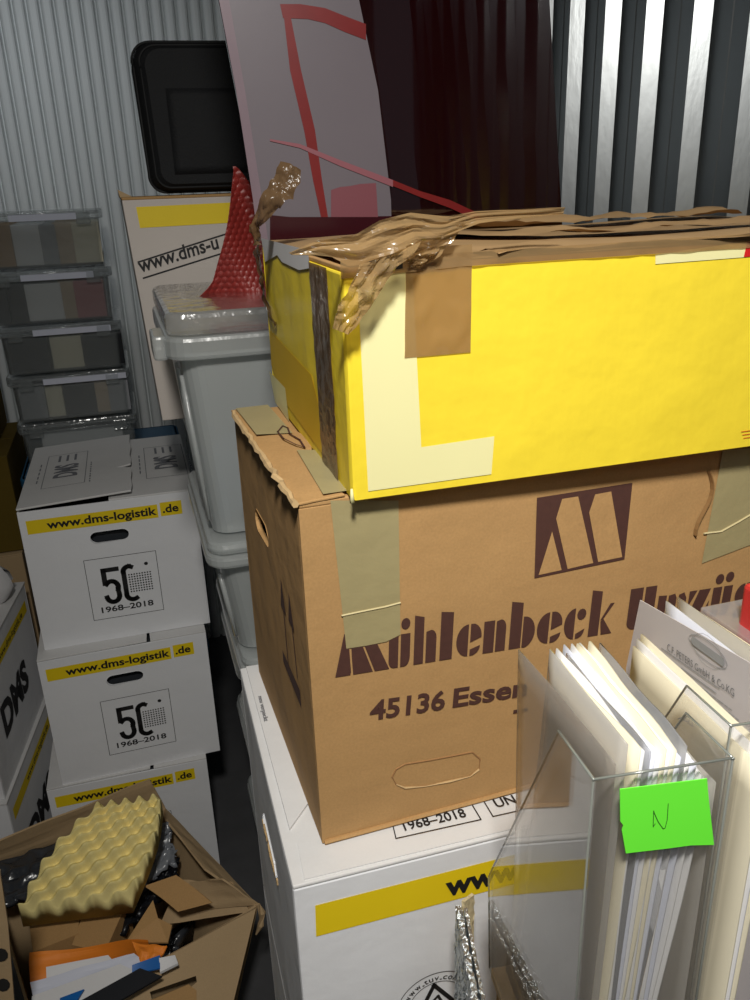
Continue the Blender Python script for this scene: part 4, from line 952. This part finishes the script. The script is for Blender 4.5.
env = slab('orange_envelope', 'folded orange envelope flap pointing down over the white papers', 'envelope', [Zp(142, 966, -1.43), Zp(158, 957, -1.425), Zp(167, 946, -1.42), Zp(132, 942, -1.42)], .004, M['orange'], wob=.01)
slab('white_envelope', 'white envelope with square corner in front of the orange envelope', 'envelope', [Zp(47, 988, -1.45), Zp(118, 966, -1.45), Zp(108, 955, -1.43), Zp(46, 967, -1.43)], .002, M['paper'], 'letters in the open carton')
slab('white_envelope', 'white letter bundle leaning on the orange envelope', 'envelope', [Zp(34, 1002, -1.44), Zp(150, 968, -1.44), Zp(134, 953, -1.42), Zp(30, 982, -1.42)], .008, M['paper_blue'], 'letters in the open carton', wob=.006)
slab('white_envelope', 'white window envelope at the carton front with black outline', 'envelope', [Zp(30, 1030, -1.42), Zp(138, 972, -1.42), Zp(120, 964, -1.415), Zp(32, 996, -1.415)], .004, M['paper'], 'letters in the open carton')
slab('magazine', 'black and blue magazine edge in front of the white letters', 'magazine', [Zp(60, 1035, -1.425), Zp(162, 976, -1.425), Zp(140, 968, -1.412), Zp(78, 1002, -1.412)], .004, M['blackcard'])
slab('blue_folder', 'bright blue card among the letters in the open carton', 'card', [Zp(132, 974, -1.418), Zp(160, 968, -1.418), Zp(160, 955, -1.41), Zp(132, 965, -1.41)], .003, M['bluecard'])
slab('blue_folder', 'bright blue card corner at the bottom edge, under the letters', 'card', [Zp(56, 1030, -1.414), Zp(68, 1015, -1.414), Zp(84, 989, -1.408), Zp(60, 998, -1.408)], .003, M['bluecard'])
slab('white_card', 'small white card standing at the right end of the letters', 'card', [Zp(160, 972, -1.424), Zp(178, 963, -1.424), Zp(175, 955, -1.41), Zp(159, 958, -1.41)], .006, M['paper'])

# ------------------------------------------------------------------ support for the file holders (below the frame)
HA = Vector((.204, .306, 0)); hyaw = math.radians(-7); hu = Vector((math.cos(hyaw), math.sin(hyaw), 0)); hn = Vector((-math.sin(hyaw), math.cos(hyaw), 0))
HB = H-.635
stc = plain_carton('brown_carton', 'brown carton below the wooden crate that carries the file holders', 'carton', .14, .20, .001, .55, .325, .84, M['kraft'])
wc = thing('wooden_crate', 'pale wooden crate under the clear file holders', 'crate', tuple(HA+hn*(-.01)+hu*.006+Vector((0, 0, .842))), hyaw)
ch = HB-.842-.001
mb = MB()
for k in range(4):
    z0 = .01+k*(ch-.02)/4; mb.box(0, 0, z0, .42, .012, z0+(ch-.02)/4-.012); mb.box(0, .158, z0, .42, .170, z0+(ch-.02)/4-.012)
    mb.box(0, .013, z0, .012, .157, z0+(ch-.02)/4-.012); mb.box(.408, .013, z0, .42, .157, z0+(ch-.02)/4-.012)
link('slats', mb, M['wood'], wc, bevel=.001)
link('top_board', MB().box(-.004, -.004, ch-.010, .424, .174, ch), M['wood'], wc, bevel=.001)
link('bottom_board', MB().box(0, 0, 0, .42, .170, .009), M['wood'], wc)

# foil lined pouch
fp = thing('foil_pouch', 'crinkled silver foil pouch with pale lining left of the clear file holders', 'pouch', (.185, .45, .842))
def fsheet(x0, y0, z0, x1, y1, z1, m, nm, amp=.0035, th=.005, seed=1):
    a = Vector((x0, y0, H+z0)); b = Vector((x1, y1, H+z1))
    fn = lambda u_, v_: (a*(1-u_)+b*u_)*v_+Vector((a.x*(1-u_)+b.x*u_+.0, a.y*(1-u_)+b.y*u_, .845))*(1-v_)+Vector((amp*noise.noise(Vector((u_*24, v_*60, seed))), 0, .003*noise.noise(Vector((u_*30, 0, seed)))*v_))
    link(nm, MB().grid(fn, 30, 80, thick=th), m, fp, local=False)
fsheet(.190, .400, -.612, .2170, .515, -.609, M['foil'], 'foil_face', seed=1)
fsheet(.1950, .400, -.613, .2220, .512, -.610, M['foil'], 'foil_face', amp=.0015, th=.003, seed=4)
fsheet(.2230, .520, -.612, .2360, .528, -.616, M['foil_in'], 'lining_end', amp=.002, th=.003, seed=5)

# ------------------------------------------------------------------ clear file holders
def holder(off, label, note, back=0.0):
    t = thing('file_holder', label, 'file holder', tuple(HA+hu*off+hn*back+Vector((0, 0, HB))), hyaw, 'clear acrylic file holders')
    w_, d_, h_ = .0825, .170, .335; th = .0022
    prof = [(0, 0), (.164, 0), (.172, .095), (.049, .3305), (0, h_)]
    X, Y_, Z = Vector((1, 0, 0)), Vector((0, 1, 0)), Vector((0, 0, 1))
    fr_l = (Vector((0, 0, 0)), Y_, Z, X)
    link('side_panel', MB().plate([prof], fr_l, 0, th), M['clear'], t)
    link('side_panel', MB().plate([prof], (Vector((w_-th, 0, 0)), Y_, Z, X), 0, th), M['clear'], t)
    link('spine_panel', MB().box(th, 0, 0, w_-th, th, h_), M['clear'], t)
    link('low_front_panel', MB().box(th, .163, 0, w_-th, .163+th, .09), M['clear'], t)
    link('base_panel', MB().box(th, th, 0, w_-th, .162, th), M['clear'], t)
    ed = MB(); r = .0008
    for x in (.0008, w_-.0008):
        ed.tube([(x, y, z) for y, z in prof[2:]], r, 5); ed.tube([(x, .0008, 0), (x, .0008, h_)], r, 5); ed.tube([(x, .164, 0), (x, .172, .095)], r, 5)
    ed.tube([(0.0008, .0008, h_), (w_-.0008, .0008, h_)], r, 5)
    link('polished_edges', ed, M['clear_edge'], t, smooth=True)
    if note:
        sf = (Vector((0, 0, 0)), X, Z, -Y_); S = lambda x, y: on_face(t, sf, x, y)
        c = [S(619, 788), S(706, 777.5), S(708, 800), S(713, 843.5), S(690, 844), S(668, 847), S(625, 852), S(621, 829), S(622.5, 824), S(619.5, 820)]
        no = link('sticky_note', MB().plate([list(reversed(c))], sf, .0006, .0011), M['green'], t)
        no['label'] = 'neon green sticky note with a handwritten N'
        link('handwritten_letter', MB().line([S(x, y) for x, y in ((654, 822), (652, 825), (652.5, 809), (653, 811), (657, 820), (662, 827), (664, 826), (666, 818), (667, 802))], sf, .0004, .0014), M['pencil'], no)
    else:
        sf = (Vector((0, 0, 0)), -Y_, Z, -X); S = lambda x, y: on_face(t, sf, x, y)
        link('pen_mark', MB().line([S(x, y) for x, y in ((679, 719), (684, 717), (687, 714), (691, 716), (690, 722), (684, 720), (688, 716), (693, 719), (694, 726), (689, 723))], sf, .0006, .0008), M['ink_grey'], t)
    return t
h1 = holder(0, 'clear acrylic file holder with the neon green note N, full of papers', True)
h2 = holder(.0960, 'clear acrylic file holder at the right edge, behind the green-noted one', False, .026)
def HW(x, y, z): return HA+hu*x+hn*y+Vector((0, 0, HB+z))
def filesheet(name, label, cat, cf, cb, yb, zf, zb, m, th=.0012, group=None, seed=0, amp=.0012, ybb=.14, curl=0.0, fan=True, x0=.006):
    """upright sheet: front edge at the spine (x=cf), back edge (x=cb, y=yb)"""
    def fn(u_, v_):
        z0 = .005; zt = zf*(1-u_)+zb*u_
        y = .006+(yb*v_+ybb*(1-v_)-.006)*u_
        xb_ = x0+(cf-x0)*.72 if fan else cf; t_ = max(0, (v_-.30)/.70)**.9
        x = xb_+(cf+(cb-cf)*u_-xb_)*t_+amp*noise.noise(Vector((u_*2.5, v_*2, seed)))+curl*u_*u_*v_*v_
        return HW(x, y, z0+(zt-z0)*v_)
    o = link(name, MB().grid(fn, 10, 14, thick=th), m, None, smooth=True, local=False)
    return tag(o, label, cat, group)
g1 = 'papers in the green-noted holder'
filesheet('plastic_sleeve', 'large frosted plastic sleeve, leftmost sheet in the green-noted holder', 'sleeve', .022, .012, .094, .350, .358, M['sleeve'], .0008, g1, 1, ybb=.150)
filesheet('plastic_sleeve', 'bowed frosted sleeve leaning out left of the green-noted holder contents', 'sleeve', .016, .004, .118, .338, .345, M['sleeve_thin'], .0006, g1, 2, ybb=.155, curl=-.004)
filesheet('plastic_sleeve', 'thin frosted sleeve, rightmost sheet in the green-noted holder', 'sleeve', .0775, .0765, .085, .315, .312, M['sleeve'], .0006, g1, 77, ybb=.15, fan=False)
lst = [('cream', .030, .019, .100, .346, .352, 'cream card folder next to the leftmost frosted sleeve'), ('paper', .032, .0225, .100, .344, .353, 's'), ('sleeve2', .036, .028, .106, .343, .351, 'crinkled clear sleeve near the left of the papers in the green-noted holder'),
       ('paper_blue', .039, .031, .110, .342, .347, 's'), ('paper', .042, .034, .106, .340, .347, 's'), ('cream', .045, .0385, .110, .343, .353, 'thick cream folder rising in the middle of the green-noted holder'), ('paper', .048, .041, .108, .342, .350, 's'),
       ('cream', .051, .044, .108, .341, .350, 'cream folder right of the middle in the green-noted holder'), ('paper_blue', .054, .047, .106, .336, .342, 's'), ('sleeve2', .057, .051, .104, .343, .355, 'upright clear sleeve with high corner in the green-noted holder'),
       ('paper', .060, .054, .100, .335, .340, 's'), ('paper_blue', .064, .058, .096, .330, .336, 's'), ('paper', .068, .063, .092, .322, .326, 's'), ('paper', .072, .069, .085, .316, .318, 's')]
for i, (mm, cf, cb, yb, zf, zb, lab) in enumerate(lst):
    zb += random.uniform(-.006, .004); yb += random.uniform(-.006, .006)
    filesheet('paper_sheet' if lab == 's' else ('plastic_sleeve' if mm == 'sleeve2' else 'card_folder'), 'white paper standing among others in the green-noted file holder' if lab == 's' else lab,
              'paper' if lab == 's' else ('sleeve' if mm == 'sleeve2' else 'folder'), cf, cb, yb, zf, zb, M[mm], .0016 if mm == 'cream' else .0011, 'loose papers in the green-noted holder' if lab == 's' else g1, 10+i, ybb=.145, amp=.0028)
g2 = 'papers in the right holder'
lst2 = [('cream', .108, .112, .172, .318, .300, 'cream folder, leftmost in the right file holder'), ('paper', .112, .116, .175, .322, .304, 's'), ('cream', .117, .121, .178, .322, .306, 'second cream folder just left of the printed letter'),
        ('paper_blue', .140, .146, .190, .345, .325, 's'), ('sleeve', .150, .152, .185, .352, .330, 'frosted sleeve behind the printed letter in the right holder'), ('cream', .155, .158, .180, .350, .326, 'cream folder rightmost in the right file holder'), ('paper', .165, .168, .17, .335, .315, 's')]
for i, (mm, cf, cb, yb, zf, zb, lab) in enumerate(lst2):
    filesheet('paper_sheet' if lab == 's' else ('plastic_sleeve' if mm == 'sleeve' else 'card_folder'), 'plain paper standing beside the letter in the right file holder' if lab == 's' else lab,
              'paper' if lab == 's' else ('sleeve' if mm == 'sleeve' else 'folder'), cf, cb, yb, zf, zb, M[mm], .0014, 'loose papers in the right holder' if lab == 's' else g2, 30+i, ybb=.165, amp=.0008, x0=.102, fan=i < 3)
# letter with printed letterhead: a flat sheet in the right holder
lo_ = HW(.129, .005, .010); lu = -hn; lv = Vector((0, 0, 1)); ln = -hu
lfr = (lo_, lu, lv, ln)
LS = lambda x, y: on_face(None, lfr, x, y)
lpoly = [LS(640, 600), LS(626, 668), (-.150, 0), (-.002, 0), (-.002, LS(752, 664)[1]), LS(752, 664)]
let = thing('letter_sheet', 'white letter with printed letterhead sticking up in the right file holder', 'letter', tuple(HW(.129, .08, .008)))
link('sheet', MB().plate([lpoly], lfr, -.0006, 0), M['letterpaper'], let, local=False)
print('letter poly', [tuple(round(c, 3) for c in p) for p in lpoly])
p0, p1 = LS(668, 650), LS(735, 697)
hh_ = (Vector(LS(672, 640))-Vector(LS(668, 650))).length
lm = text_on(lfr, 'C.F. PETERS GmbH & Co.KG', p0, p1, .0055, off=.0006, bold=-.004)
link('letterhead', lm, M['ink_grey'], let, local=False)
ln_ = MB()
random.seed(3)
for k, (a, b) in enumerate((((662, 648), (722, 690)), ((682, 668), (718, 694)), ((665, 660), (735, 712)), ((668, 666), (742, 722)), ((650, 656), (715, 704)), ((655, 664), (705, 702)))):
    A0, B0 = Vector(LS(*a)), Vector(LS(*b)); q = 0
    while q < .97:
        e_ = min(.97, q+random.uniform(.03, .09)); ln_.line([tuple(A0.lerp(B0, q)), tuple(A0.lerp(B0, e_))], lfr, .0007, .0005); q = e_+.015
link('printed_lines', ln_, M['ink_light'], let, local=False)
em = MB(); c_ = Vector(LS(708, 651)); ax = (Vector(LS(725, 664))-Vector(LS(689, 638))); L_ = ax.length/2; ax.normalize(); ay = Vector((-ax.y, ax.x))
el = lambda rx, ry, n_=24: [tuple(c_+ax*rx*math.cos(2*math.pi*i/n_)+ay*ry*math.sin(2*math.pi*i/n_)) for i in range(n_)]
em.line(el(L_*1.05, L_*.34), lfr, .0005, .0005, True); em.line(el(L_*.8, L_*.5, 16), lfr, .0003, .0005, True)
em.flat([tuple(c_+ax*L_*a+ay*L_*b) for a, b in ((-.85, -.14), (.85, -.14), (.95, 0), (.85, .14), (-.85, .14), (-.95, 0))], lfr, .0006)
link('crest', em, M['ink_light'], let, local=False)
# clear case with red beyond the right holder
cs = thing('clear_case', 'clear plastic case with a red strip at the right edge, behind the papers', 'case', tuple(HW(.20, .10, 0)))
a_ = hitY(722, 622, .52); b_ = hitY(790, 612, .52)
mb = MB().box(a_.x, .46, a_.z-.29, b_.x, .55, a_.z)
link('case_body', mb, M['sleeve2'], cs, local=False, bevel=.002)
r0 = hitY(768, 598, .485)
tb = MB().box(r0.x-.004, .488, HB, r0.x+.05, .512, r0.z)
tag(link('red_tube', MB().box(r0.x, .485, HB+.001, r0.x+.05, .515, r0.z), M['redplastic'], bevel=.004), 'red plastic container at the right edge in front of the brown box', 'container')
